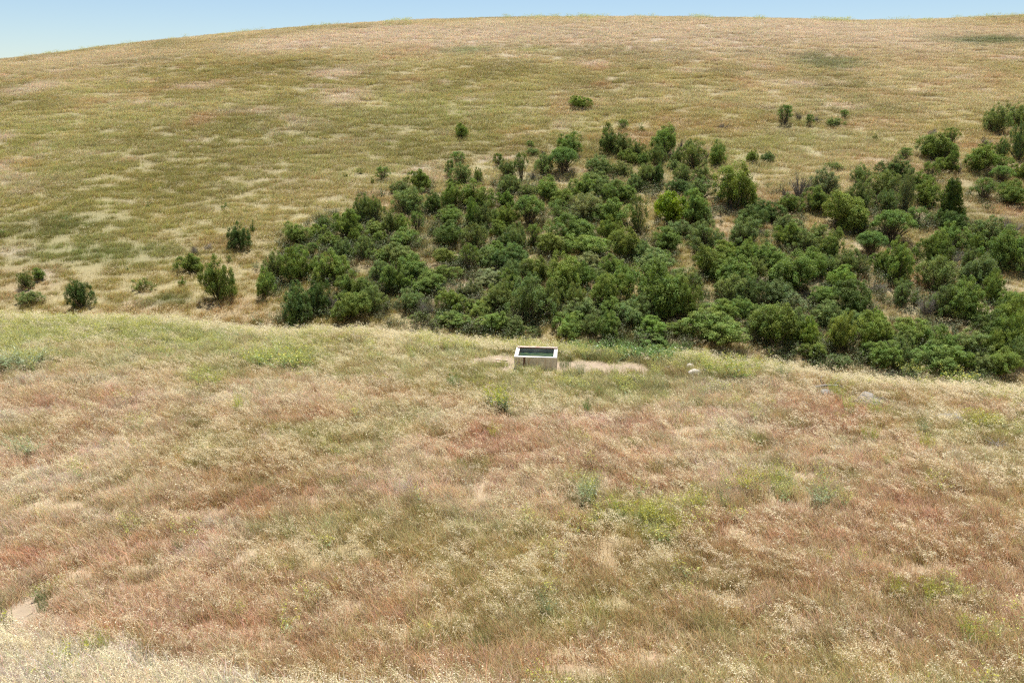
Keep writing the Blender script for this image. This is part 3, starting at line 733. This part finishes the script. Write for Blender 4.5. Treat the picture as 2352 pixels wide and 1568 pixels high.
KIND = {}
KIND['g'] = [shrub_kind(1000 + i, 165, 105, .22, 'dome', .072, twigs=25, up=.8, stems=7) for i in range(6)]
KIND['s'] = [shrub_kind(1100 + i, 140, 92, .22, 'dome', .070, twigs=60, low=.16, up=.7, stems=8) for i in range(5)]
KIND['l'] = [shrub_kind(1200 + i, 56, 100, .25, 'open', .074, stems=6, twigs=60) for i in range(4)]
KIND['t'] = [shrub_kind(1300 + i, 26, 16, .28, 'dome', .075, stems=10, twigs=260, stem_mat=M_DEADWOOD) for i in range(3)]
KIND['f'] = [shrub_kind(1400 + i, 110, 130, .27, 'flat', .076, stems=7, twigs=110, stem_r=.04, up=.8) for i in range(3)]
KIND['B'] = [shrub_kind(1500, 110, 75, .30, 'dome', .13, .62, stems=6, twigs=20, leaf_mat=M_SHINY)]
KIND['C'] = [shrub_kind(1600, 120, 110, .28, 'cone', .10, .6, stems=3, twigs=10, leaf_mat=M_SHINY, stem_r=.07)]
KIND['p'] = [shrub_kind(1700 + i, 26, 75, .36, 'dome', .13, stems=5, twigs=14) for i in range(3)]      # small plants
KIND['c'] = [shrub_kind(1800 + i, 50, 95, .30, 'column', .08, stems=4, twigs=50) for i in range(2)]

Z3 = [  # x, top, base, width (crop at 1000,450; .5741 px each)
(1480,95,190,85,'g'),(1450,285,375,110,'l'),(668,430,475,45,'p'),(770,390,430,40,'p'),(855,458,512,40,'p'),(925,392,490,95,'l'),(1080,455,510,45,'p'),
(1175,425,560,130,'g'),(1045,500,590,110,'s'),(1125,550,720,190,'s'),(1385,350,480,70,'l'),(1465,385,520,110,'s'),(1590,400,510,70,'s'),(1430,475,540,90,'g'),
(1725,300,395,80,'l'),(1790,350,480,110,'s'),(1790,450,560,100,'s'),(775,590,780,120,'s'),(860,610,790,100,'s'),(938,655,710,45,'p'),(710,695,770,90,'g'),
(665,715,900,160,'g'),(740,825,940,75,'g'),(520,730,830,80,'s'),(490,795,890,100,'g'),(345,795,930,145,'g'),(335,935,1020,95,'g'),(430,920,1020,100,'l'),
(545,860,960,120,'g'),(640,890,1040,140,'s'),(865,775,880,150,'b'),(995,700,860,120,'s'),(1060,740,870,110,'g'),(1165,710,850,110,'l'),(1290,580,720,130,'d'),
(1400,535,690,120,'g'),(1560,525,700,210,'g'),(1390,680,800,180,'g'),(1560,640,820,110,'g'),(1640,670,840,120,'s'),(1755,690,800,130,'g'),(1765,570,680,110,'y'),
(1075,835,960,190,'g'),(920,850,950,110,'g'),(800,890,1040,130,'s'),(1380,795,960,190,'d'),(1560,810,970,150,'s'),(1470,830,900,100,'g'),(1740,770,880,110,'g'),
(1790,850,960,120,'d'),(180,995,1190,130,'s'),(105,1130,1300,120,'g'),(345,985,1200,150,'g'),(560,1010,1210,190,'g'),(450,1030,1130,80,'s'),(1010,940,1080,200,'s'),
(920,960,1060,120,'g'),(1120,1015,1160,190,'g'),(1345,975,1100,160,'b'),(1530,935,1120,140,'l'),(1660,950,1090,150,'s'),(1760,930,1080,150,'g'),(1350,1090,1200,190,'g'),
(910,1060,1200,140,'s'),(1020,1090,1290,180,'g'),(1120,1160,1260,110,'y'),(1250,1140,1270,190,'g'),(720,1150,1330,190,'g'),(820,1180,1330,110,'s'),(840,1230,1420,170,'s'),
(710,1270,1460,220,'g'),(340,1245,1470,190,'d'),(460,1220,1430,130,'d'),(560,1240,1400,100,'t'),(1110,1250,1400,150,'s'),(1250,1300,1440,130,'t'),(1410,1260,1420,170,'g'),
(1690,1110,1230,190,'w'),(1540,1180,1310,130,'w'),(1600,1330,1450,160,'b'),(1720,1250,1400,180,'s'),(1180,1400,1470,110,'s'),(1400,1410,1510,200,'g'),(1590,1450,1540,150,'g'),
(1740,1420,1560,180,'g'),(300,1400,1490,90,'g'),(1800,1120,1250,120,'g')]
Z4 = [  # crop at 2000,450; .6379
(190,185,240,50,'l'),(200,230,285,70,'s'),(275,235,275,50,'t'),(465,105,160,30,'p'),(505,145,185,35,'p'),(435,160,280,120,'g'),(675,60,110,45,'p'),(655,100,165,40,'l'),
(775,55,125,70,'l'),(885,70,130,50,'p'),(690,140,280,110,'d'),(770,155,290,130,'s'),(870,200,300,70,'s'),(800,250,330,100,'g'),(1030,115,285,150,'g'),(1075,80,150,65,'t'),
(1130,165,260,50,'t'),(1180,175,250,60,'s'),(985,220,360,90,'s'),(1225,205,370,120,'s'),(1130,245,340,90,'s'),(1290,220,310,40,'t'),(1365,215,350,100,'g'),(1410,70,115,60,'t'),
(1580,250,330,70,'g'),(130,280,440,90,'l'),(70,320,420,80,'t'),(270,290,410,110,'s'),(400,235,410,180,'f'),(490,250,310,40,'t'),(210,360,440,80,'t'),(620,290,420,150,'s'),
(745,320,420,130,'s'),(900,260,350,80,'g'),(910,340,480,110,'s'),(1000,350,480,80,'d'),(1095,305,380,80,'s'),(1145,355,460,100,'s'),(1270,345,450,110,'s'),(60,420,540,120,'s'),
(170,465,550,90,'s'),(295,430,560,150,'g'),(520,430,560,130,'g'),(600,380,470,120,'s'),(650,430,560,150,'s'),(740,460,590,150,'g'),(840,410,510,90,'s'),(1130,435,530,130,'d'),
(1260,430,560,140,'s'),(1470,385,640,220,'g'),(360,500,600,130,'g'),(375,540,710,150,'c'),(185,540,740,190,'f'),(540,530,700,190,'w'),(720,580,740,200,'g'),(870,515,770,120,'c'),
(1070,500,710,200,'B'),(1220,520,720,170,'g'),(1260,610,730,110,'s'),(40,610,740,110,'g'),(430,680,850,230,'g'),(690,690,840,120,'g'),(120,730,890,130,'s'),(210,720,860,110,'l'),
(310,790,930,190,'b'),(570,790,920,220,'g'),(790,770,960,190,'b'),(1050,740,880,170,'g'),(1140,700,800,140,'s'),(1290,720,900,190,'s'),(1520,700,880,190,'s'),(1590,620,760,160,'d'),
(70,860,1000,180,'d'),(230,940,1100,170,'b'),(550,900,1010,150,'w'),(690,920,1050,120,'g'),(900,830,950,110,'s'),(960,890,1050,240,'s'),(1040,880,960,90,'g'),(1280,880,1060,190,'g'),
(1420,830,970,150,'g'),(1540,830,990,150,'g'),(370,930,1160,210,'g'),(510,970,1110,120,'g'),(610,980,1080,110,'s'),(80,950,1100,130,'s'),(760,970,1130,140,'g'),(1450,930,1110,210,'g'),
(1590,940,1080,120,'s'),(1170,1010,1170,180,'s'),(960,1000,1280,280,'g'),(660,1030,1220,180,'g'),(190,1075,1330,210,'s'),(330,1100,1290,130,'s'),(470,1090,1250,110,'s'),(1150,1090,1300,160,'g'),
(1060,1150,1330,130,'g'),(880,1170,1320,130,'s'),(1460,1060,1220,170,'s'),(1580,1050,1230,140,'s'),(520,1180,1330,210,'s'),(700,1170,1300,130,'g'),(820,1210,1350,170,'s'),(1420,1190,1330,160,'g'),
(1540,1190,1330,160,'g'),(430,1290,1430,160,'g'),(570,1290,1420,130,'s'),(680,1280,1420,140,'g'),(950,1300,1420,190,'y'),(1130,1330,1420,140,'g'),(1380,1290,1480,320,'g'),(940,1370,1450,220,'g'),
(80,1290,1410,150,'s'),(20,1080,1260,140,'s'),(200,1350,1400,90,'s'),(1620,1270,1430,140,'s')]
Z5 = [  # crop at 3046,350; .7653
(120,110,215,95,'l'),(195,130,180,45,'t'),(250,150,210,50,'l'),(297,150,195,40,'t'),(370,170,215,80,'s'),(430,125,175,55,'l'),(35,350,395,60,'d'),(595,250,290,35,'p'),
(375,395,440,70,'s'),(1278,70,120,35,'p'),(1225,120,255,100,'s'),(1330,110,220,110,'s'),(1340,210,400,80,'s'),(1345,290,370,80,'s'),(885,215,270,50,'t'),(830,255,305,45,'p'),
(985,225,320,90,'l'),(1180,260,320,50,'t'),(905,275,410,170,'g'),(950,375,460,90,'g'),(880,405,510,90,'l'),(750,325,395,80,'l'),(695,395,510,130,'d'),(990,350,460,50,'l'),
(1030,385,460,40,'t'),(1160,320,460,160,'g'),(1250,280,380,60,'s'),(1250,370,440,90,'g'),(1255,420,520,110,'f'),(1350,410,500,60,'g'),(200,430,600,120,'t'),(320,460,590,130,'w'),
(515,420,520,80,'s'),(640,470,600,130,'s'),(130,520,590,50,'t'),(155,575,670,90,'g'),(280,540,660,110,'b'),(750,480,660,60,'w'),(820,460,540,90,'g'),(850,510,640,110,'g'),
(990,465,740,140,'C'),(1170,490,610,120,'l'),(1300,510,620,140,'g'),(500,510,660,120,'s'),(590,560,640,60,'t'),(660,550,670,100,'s'),(395,585,760,190,'g'),(500,640,760,100,'s'),
(50,610,720,130,'d'),(690,660,840,190,'f'),(575,730,780,50,'p'),(810,640,740,110,'l'),(900,660,720,60,'w'),(1000,660,770,110,'d'),(150,680,780,150,'s'),(290,730,820,90,'s'),
(130,730,850,120,'g'),(220,770,880,120,'s'),(370,770,910,110,'b'),(570,760,900,160,'f'),(985,740,870,140,'g'),(890,790,960,130,'g'),(1000,820,950,110,'t'),(1200,710,850,150,'s'),
(1315,680,790,110,'t'),(1110,780,880,80,'g'),(1265,780,980,170,'g'),(1340,840,970,80,'w'),(700,840,1040,140,'g'),(620,870,980,90,'g'),(460,860,1000,120,'s'),(60,850,970,140,'g'),
(190,900,1080,200,'g'),(270,870,1010,150,'g'),(350,890,990,90,'s'),(410,960,1080,140,'y'),(910,925,1090,160,'s'),(1070,860,980,80,'s'),(1155,910,1060,140,'v'),(1210,990,1130,100,'g'),
(70,1030,1150,150,'v'),(160,1090,1180,110,'w'),(500,1040,1220,180,'d'),(330,1050,1150,130,'g'),(600,1010,1090,120,'t'),(720,1030,1150,100,'s'),(350,1140,1260,150,'s'),(1070,1045,1230,190,'g'),
(950,1065,1220,130,'s'),(860,1080,1220,110,'t'),(1310,1075,1180,110,'g'),(80,1180,1400,230,'g'),(190,1170,1330,150,'s'),(240,1230,1370,110,'y'),(450,1190,1320,130,'s'),(430,1220,1410,140,'b'),
(570,1210,1380,170,'g'),(610,1170,1260,70,'y'),(800,1230,1360,160,'g'),(740,1290,1420,110,'s'),(920,1270,1400,130,'g'),(1200,1200,1340,160,'d'),(1330,1120,1280,150,'g'),(1070,1290,1420,160,'s'),
(1200,1290,1430,110,'g'),(290,1340,1430,130,'g'),(620,1340,1470,150,'g'),(880,1370,1500,200,'g'),(1040,1390,1490,120,'y'),(1150,1400,1500,140,'s'),(1280,1390,1520,150,'g'),(1350,1320,1480,120,'s'),
(390,1400,1460,110,'s'),(720,1350,1480,100,'s'),(1310,1200,1400,120,'g')]
Z6 = [  # crop at 0,700; .5102
(20,430,490,60,'p'),(1172,215,275,50,'p'),(535,320,365,80,'p'),(1775,220,275,70,'p'),(208,765,900,90,'s'),(310,735,825,80,'g'),(230,920,1030,150,'s'),(638,850,1060,140,'d'),
(1120,815,920,140,'p'),(1440,795,870,80,'p'),(1525,550,640,100,'t'),(1640,535,610,80,'t'),(1480,645,785,150,'g'),(1375,690,760,80,'p'),(1880,420,600,140,'d'),(1815,510,590,80,'s'),
(1990,355,460,45,'p'),(1800,630,690,40,'p'),(1710,720,1010,200,'g'),(1000,720,750,30,'p'),(2145,630,860,0,'g')]
SPOTS = [(1337.0, 226.0, 256.0, 38.0, 'y'), (655.0, 880.0, 905.0, 0.0, 'p')][:1]
for lst, ox, oy, k in ((Z3, 1000, 450, .5741), (Z4, 2000, 450, .6379), (Z5, 3046, 350, .7653), (Z6, 0, 700, .5102)):
    for x_, t_, b_, w_, c_ in lst:
        if w_: SPOTS.append(((ox + x_ * k) * .57422, (oy + t_ * k) * .57422, (oy + b_ * k) * .57422, w_ * k * .57422, c_))

LOOK = {  # code: (mesh kind, colour, wording)
 'g': ('g', (.104, .144, .035), 'mid green'), 's': ('s', (.104, .137, .048), 'dull grey green'), 'l': ('l', (.098, .142, .040), 'open leggy'),
 't': ('t', (.13, .125, .085), 'dead grey twiggy'), 'f': ('f', (.098, .148, .038), 'flat topped'), 'd': ('g', (.066, .100, .030), 'dark green'),
 'b': ('g', (.112, .145, .037), 'olive green'), 'y': ('g', (.110, .160, .032), 'bright yellow green'), 'w': ('s', (.135, .158, .075), 'pale silvery green'),
 'p': ('p', (.098, .132, .038), 'small'), 'c': ('c', (.094, .134, .044), 'narrow upright'), 'v': ('g', (.078, .108, .042), 'deep bluish green'),
 'B': ('B', (.108, .155, .016), ''), 'C': ('C', (.054, .088, .018), '')}
NATURAL = {'g': (2.32, 1.6), 's': (2.32, 1.6), 'p': (2.9, 1.8), 't': (2.8, 1.8), 'B': (3.0, 1.9), 'l': (2.6, 2.0), 'f': (2.9, 2.1), 'C': (3.0, 2.5), 'c': (2.9, 2.4)}
ORD = ['first', 'second', 'third', 'fourth', 'fifth', 'sixth', 'seventh', 'eighth', 'ninth', 'tenth', 'eleventh', 'twelfth', 'thirteenth', 'fourteenth', 'fifteenth', 'sixteenth', 'seventeenth', 'eighteenth', 'nineteenth', 'twentieth', 'twenty-first', 'twenty-second', 'twenty-third', 'twenty-fourth', 'twenty-fifth', 'twenty-sixth', 'twenty-seventh', 'twenty-eighth', 'twenty-ninth', 'thirtieth']
def ordinal(i): return ORD[i] if i < len(ORD) else '%dth' % (i + 1)

SPECIAL = {  # labels written by hand for plants that stand out: (photo px, py of the crown centre) -> label
 'B': 'bright yellow green broad leaved tree amid the shrubs of the slope', 'C': 'dark green cone shaped tree towering over the right hand shrubs'}
placed = []
for i, (px, pt, pb, wp, code) in enumerate(SPOTS):
    c = cast(px, pb - .10 * wp, far_only, 40, 330)
    if c is None: continue
    d = c[3]; cosv = 1.0
    depth = d * float(np.dot(ray(px, pb), ray(1176, 784)))
    w_ = wp / FPX * depth; h_ = max(.35, (pb - pt) / FPX * depth * 1.0 - .12 * w_)
    x_, y_ = c[0], c[1] + .12 * w_
    placed.append(dict(px=px, pt=pt, pb=pb, wp=wp, code=code, w=w_, h=h_, x=x_, y=y_, z=float(H(np.array(x_), np.array(y_)))))

# wording: rows of the slope counted from the meadow edge upwards, places counted along each row
placed.sort(key=lambda s_: s_['pb'])
rows = {}
for s_ in placed:
    k = int((900 - s_['pb']) // 34); rows.setdefault(k, []).append(s_)
names_rows = sorted(rows)
for rk, k in enumerate(names_rows):
    for j, s_ in enumerate(sorted(rows[k], key=lambda q: q['px'])):
        s_['row'] = rk; s_['pos'] = j; s_['nrow'] = len(rows[k])
r = random.Random(99)
for i, s_ in enumerate(placed):
    code = s_['code']; kind, colr, word = LOOK[code]
    st_me, fo_me = KIND[kind][r.randrange(len(KIND[kind]))]
    root = link('tree' if code in 'BC' else 'shrub', None); root.empty_display_size = .4
    root.location = (s_['x'], s_['y'], s_['z'] - .05); root.rotation_euler = (r.uniform(-.07, .07), r.uniform(-.07, .07), r.uniform(0, 6.28))
    nw_, nh_ = NATURAL[kind]; sx_ = s_['w'] / nw_; root.scale = (sx_ * r.uniform(.92, 1.08), sx_ * r.uniform(.92, 1.08), s_['h'] / nh_)
    a = link('trunk' if code in 'BC' else 'stems', st_me, root); b_ = link('crown' if code in 'BC' else 'foliage', fo_me, root)
    f_ = 1.80 * (1 + r.uniform(-.14, .14)); hh = r.uniform(-.07, .07)
    b_.color = (colr[0] * f_ * (1 + hh), colr[1] * f_, colr[2] * f_ * (1 - hh), 1)
    size = 'large ' if s_['wp'] > 72 else ''
    if code in SPECIAL: lab = SPECIAL[code]
    else:
        nm = {'p': 'small shrub'}.get(code, size + word + ' shrub')
        lab = '%s, %s from left in %s shrub row up from meadow' % (nm, ordinal(s_['pos']), ordinal(s_['row']))
    tag(root, lab, 'tree' if code in 'BC' else 'shrub', None if code in 'BC' else 'shrubs on the slope behind the ravine')

# low brush and dry stalks that fill the gaps between the shrubs
def brush(seed):
    r_ = random.Random(seed); mb_ = MB()
    for _ in range(26):
        a_ = r_.uniform(0, 6.3); q_ = r_.uniform(0, .8); l_ = r_.uniform(.3, .9); c_ = (r_.uniform(.7, 1.1),) * 3
        p0 = (q_ * math.cos(a_) * .5, q_ * math.sin(a_) * .5, 0); p1 = (q_ * math.cos(a_) + r_.gauss(0, .1), q_ * math.sin(a_) + r_.gauss(0, .1), l_)
        mb_.tube([p0, p1], [.012, .005], 3, c_)
        for k_ in range(9):
            t_ = r_.uniform(.3, 1.05); p_ = Vector(p0).lerp(Vector(p1), t_) + Vector((r_.gauss(0, .08), r_.gauss(0, .08), r_.gauss(0, .06)))
            leaf(mb_, p_, Vector((r_.gauss(0, .6), r_.gauss(0, .6), 1)).normalized(), r_.uniform(.06, .12), .55, tuple(v_ * r_.uniform(.8, 1.2) for v_ in (.75, 1.0, .45)), r_)
    return mb_
p_brush = proto_collection('brush', [brush(3000 + i) for i in range(5)])
dense = [s_ for s_ in placed if s_['px'] > 620 and s_['pb'] > 430]
bx_, by_ = [], []
for s_ in dense:
    for _ in range(11):
        bx_.append(s_['x'] + rng.normal(0, 1.5)); by_.append(s_['y'] + rng.normal(0, 1.5))
bx_ = np.array(bx_); by_ = np.array(by_); keep = fbm(bx_ / 6, by_ / 6, 63, 3) >  .38; bx_, by_ = bx_[keep], by_[keep]
sb = rng.uniform(.6, 1.3, len(bx_))
tb = np.where(rng.random((len(bx_), 1)) < .45, np.array((.20, .165, .13)), np.array((.125, .135, .075)))
scatter('undergrowth', 'low dull brush and twigs filling the gaps between the shrubs', 'brush', np.stack([bx_, by_, H(bx_, by_)], -1), rng.uniform(0, 6.28, len(bx_)), np.stack([sb, sb, sb], -1), jitter_tint(tb, .25), p_brush)

# ------------------------------------------------------------------ single herbs and clumps in the meadow
YF = (.55, .53, .10)
def herb_kind(seed, **kw):
    S, F, Lf = herb(seed, parts=True, **kw)
    return [(n_, m_.mesh(n_, M_HERB)) for n_, m_ in (('stems', S), ('flowers', F), ('leaves', Lf)) if m_.v]
HK = {
 'm': [herb_kind(2000 + i, nst=34, rad=1.0, h0=.6, h1=1.15, flower=.4, fcol=YF, nfl=5, stem_col=(.28, .36, .10), leafy=.6, stem_w=.012, fl=.032, leaf_col=(.16, .24, .07)) for i in range(3)],
 'd': [herb_kind(2100, nst=38, rad=1.1, h0=.6, h1=1.2, flower=.5, fcol=(.55, .58, .06), nfl=6, stem_col=(.26, .35, .08), leafy=2.6, stem_w=.012, fl=.032, leaf_col=(.06, .11, .035))],
 'y': [herb_kind(2200 + i, nst=30, rad=.9, h0=.5, h1=.95, flower=.40, fcol=(.55, .52, .09), nfl=5, stem_col=(.33, .36, .08), leafy=.5, stem_w=.010, fl=.032, leaf_col=(.25, .27, .07)) for i in range(2)],
 'w': [herb_kind(2300 + i, nst=22, rad=.7, h0=.7, h1=1.25, flower=.05, fcol=YF, nfl=5, stem_col=(.26, .30, .15), leafy=2.4, stem_w=.014, fl=.03, leaf_col=(.20, .25, .12), tall_leaf=True) for i in range(2)],
 'g': [herb_kind(2400 + i, nst=40, rad=1.0, h0=.5, h1=.9, flower=0, fcol=YF, nfl=2, stem_col=(.16, .26, .07), leafy=3.2, stem_w=.018, fl=.06, leaf_col=(.13, .24, .06), tall_leaf=True) for i in range(2)],
}
def reed(seed):
    r_ = random.Random(seed); mb_ = MB()
    for _ in range(150):
        q = .55 * math.sqrt(r_.random()); t = r_.uniform(0, 6.3)
        blade(mb_, q * math.cos(t), q * math.sin(t), r_.uniform(.3, .95), .016, r_.uniform(.15, .8), r_.gauss(WIND, .9) if r_.random() < .5 else t, r_.uniform(0, 3.1), tuple(a_ * b2 for a_, b2 in zip((.15, .215, .085), jit(r_, .3))))
    return mb_.mesh('blades', M_HERB)
HK['r'] = [[('blades', reed(2500 + i))] for i in range(2)]
HERBS = [  # px, base py, width px, height px, kind, label
 (640, 848, 130, 52, 'm', 'wide yellow green mustard clump, biggest on the left crest'),
 (590, 842, 70, 40, 'm', 'mustard clump joined to the left side of the biggest one'),
 (700, 850, 80, 40, 'm', 'mustard clump joined to the right side of the biggest one'),
 (482, 893, 72, 40, 'm', 'rounded mustard clump left of and below the biggest crest clump'),
 (1145, 946, 78, 62, 'd', 'mustard with dark leafy base below the trough'),
 (1348, 955, 22, 30, 'g', 'small dark green leafy weed to the right of the soil path'),
 (1045, 893, 40, 30, 'g', 'low green weed in grass left of and below the trough'),
 (1350, 1158, 62, 74, 'w', 'tall grey green herb clump in the middle meadow'),
 (1660, 1172, 26, 42, 'w', 'thin grey green herb beside a flattened straw streak'),
 (1545, 1222, 52, 60, 'y', 'brightest yellow flowering mustard in the middle meadow'),
 (1490, 1200, 90, 60, 'y', 'broad yellow mustard clump left of the brightest one'),
 (1425, 1192, 70, 44, 'm', 'pale mustard clump at the left end of the yellow patch'),
 (1600, 1170, 60, 44, 'y', 'thin yellow mustard clump at the right end of the yellow patch'),
 (1725, 1132, 80, 54, 'y', 'yellow green mustard clump up slope from the brightest one'),
 (1785, 1125, 52, 40, 'm', 'pale mustard clump right of the up slope yellow one'),
 (1885, 1165, 62, 46, 'w', 'grey green herb clump with dark foot, right of the yellow mustards'),
 (1922, 918, 46, 42, 'm', 'bright green herb clump left of the biggest rock'),
 (1705, 878, 100, 62, 'm', 'broad mustard clump on the crest behind the rock cluster'),
 (1640, 868, 70, 44, 'm', 'mustard clump beside the rightmost rock of the rock cluster'),
 (1800, 872, 30, 40, 'w', 'upright brownish herb on the crest near the fallen branch'),
 (2010, 960, 52, 40, 'm', 'mustard clump just below the biggest rock'),
 (1950, 952, 44, 34, 'm', 'faint mustard clump left of the one below the biggest rock'),
 (1995, 1022, 40, 44, 'm', 'slender mustard clump down slope from the biggest rock'),
 (2125, 1035, 46, 40, 'y', 'yellow mustard clump left of the dead twigs'),
 (2120, 1000, 36, 44, 'w', 'grey green herb behind the yellow mustard near the dead twigs'),
 (2250, 985, 80, 44, 'y', 'yellow mustard clump right of the half sunk rock'),
 (2200, 892, 80, 40, 'm', 'green mustard clump on the right end of the crest'),
 (2090, 868, 60, 34, 'm', 'mustard clump on the crest left of the right end one'),
 (1310, 868, 46, 30, 'r', 'green grass clump at the right foot of the trough'),
 (1298, 842, 36, 24, 'r', 'green grass clump hugging the right side of the trough'),
 (1335, 868, 26, 30, 'w', 'thin weed standing in the bare soil'),
 (1330, 814, 67, 40, 'g', 'green weed clump behind the bare soil nearest the trough'),
 (1395, 820, 94, 40, 'g', 'green weed clump in the middle behind the bare soil'),
 (1455, 826, 94, 40, 'g', 'green weed clump right of the middle one behind the soil'),
 (1515, 834, 90, 44, 'g', 'dark green weed clump at the right end of the soil'),
 (1555, 826, 70, 42, 'g', 'dark green weed behind the right end of the soil'),
 (60, 848, 100, 44, 'w', 'dark grey green herb clump at the left picture edge under the crest'),
 (20, 845, 60, 40, 'w', 'grey green herb touching the left picture edge under the crest'),
 (65, 1052, 74, 50, 'w', 'silvery herb clump in pale oats at the left'),
 (8, 1445, 46, 100, 'r', 'tall green reed clump cut by the left picture edge'),
 (100, 1400, 34, 50, 'r', 'green grass clump above the bare soil in the bottom left'),
 (385, 1555, 60, 50, 'r', 'dark green reed clump at the bottom left'),
 (330, 1535, 40, 40, 'r', 'thin green reed clump left of the dark reed clump'),
 (232, 1520, 50, 44, 'm', 'yellowish herb clump in pale oats at the bottom left'),
 (412, 1268, 30, 40, 'r', 'thin green grass stalks in the lower left meadow'),
 (1255, 1420, 50, 50, 'w', 'green herb by the flattened grass at the bottom middle'),
 (1110, 1490, 40, 44, 'r', 'dark green grass clump left of the bottom middle'),
 (2235, 1490, 70, 44, 'm', 'yellow green herb clump at the bottom right'),
 (2060, 1372, 50, 40, 'y', 'left one of two yellow herb clumps in the lower right meadow'),
 (2135, 1378, 60, 40, 'y', 'right one of two yellow herb clumps in the lower right meadow'),
 (555, 950, 50, 26, 'm', 'small yellow green herb clump left of a rusty grass streak'),
 (1140, 1012, 40, 28, 'y', 'small yellow herb below the dark leafed mustard'),
]
r = random.Random(5)
for k, (px, pb, wp, hp, kind, lab) in enumerate(HERBS):
    p, d = on_ground(px, pb); w_ = wp / FPX * d; h_ = hp / FPX * d
    kn = {'m': 'mustard_plant', 'd': 'mustard_plant', 'y': 'mustard_plant', 'w': 'grey_herb', 'g': 'green_weed', 'r': 'reed_clump'}[kind]
    root = link(kn, None); root.location = p; root.rotation_euler = (0, 0, r.uniform(-.5, .5)); root.empty_display_size = .3
    nat_w, nat_h = {'m': (1.5, 1.0), 'd': (1.6, 1.0), 'y': (1.35, .85), 'w': (1.1, 1.1), 'g': (1.4, .8), 'r': (1.4, .85)}[kind]
    root.scale = (w_ / nat_w, w_ / nat_w * .9, max(.85, min(1.5, h_ / nat_h * 1.1)))
    for n_, me_ in r.choice(HK[kind]):
        o = link(n_, me_, root); o['kind'] = 'stuff'; f_ = r.uniform(.9, 1.12); o.color = (f_, f_, f_, 1)
    tag(root, lab, {'mustard_plant': 'mustard', 'grey_herb': 'herb', 'green_weed': 'weed', 'reed_clump': 'grass clump'}[kn], 'single plants in the meadow')
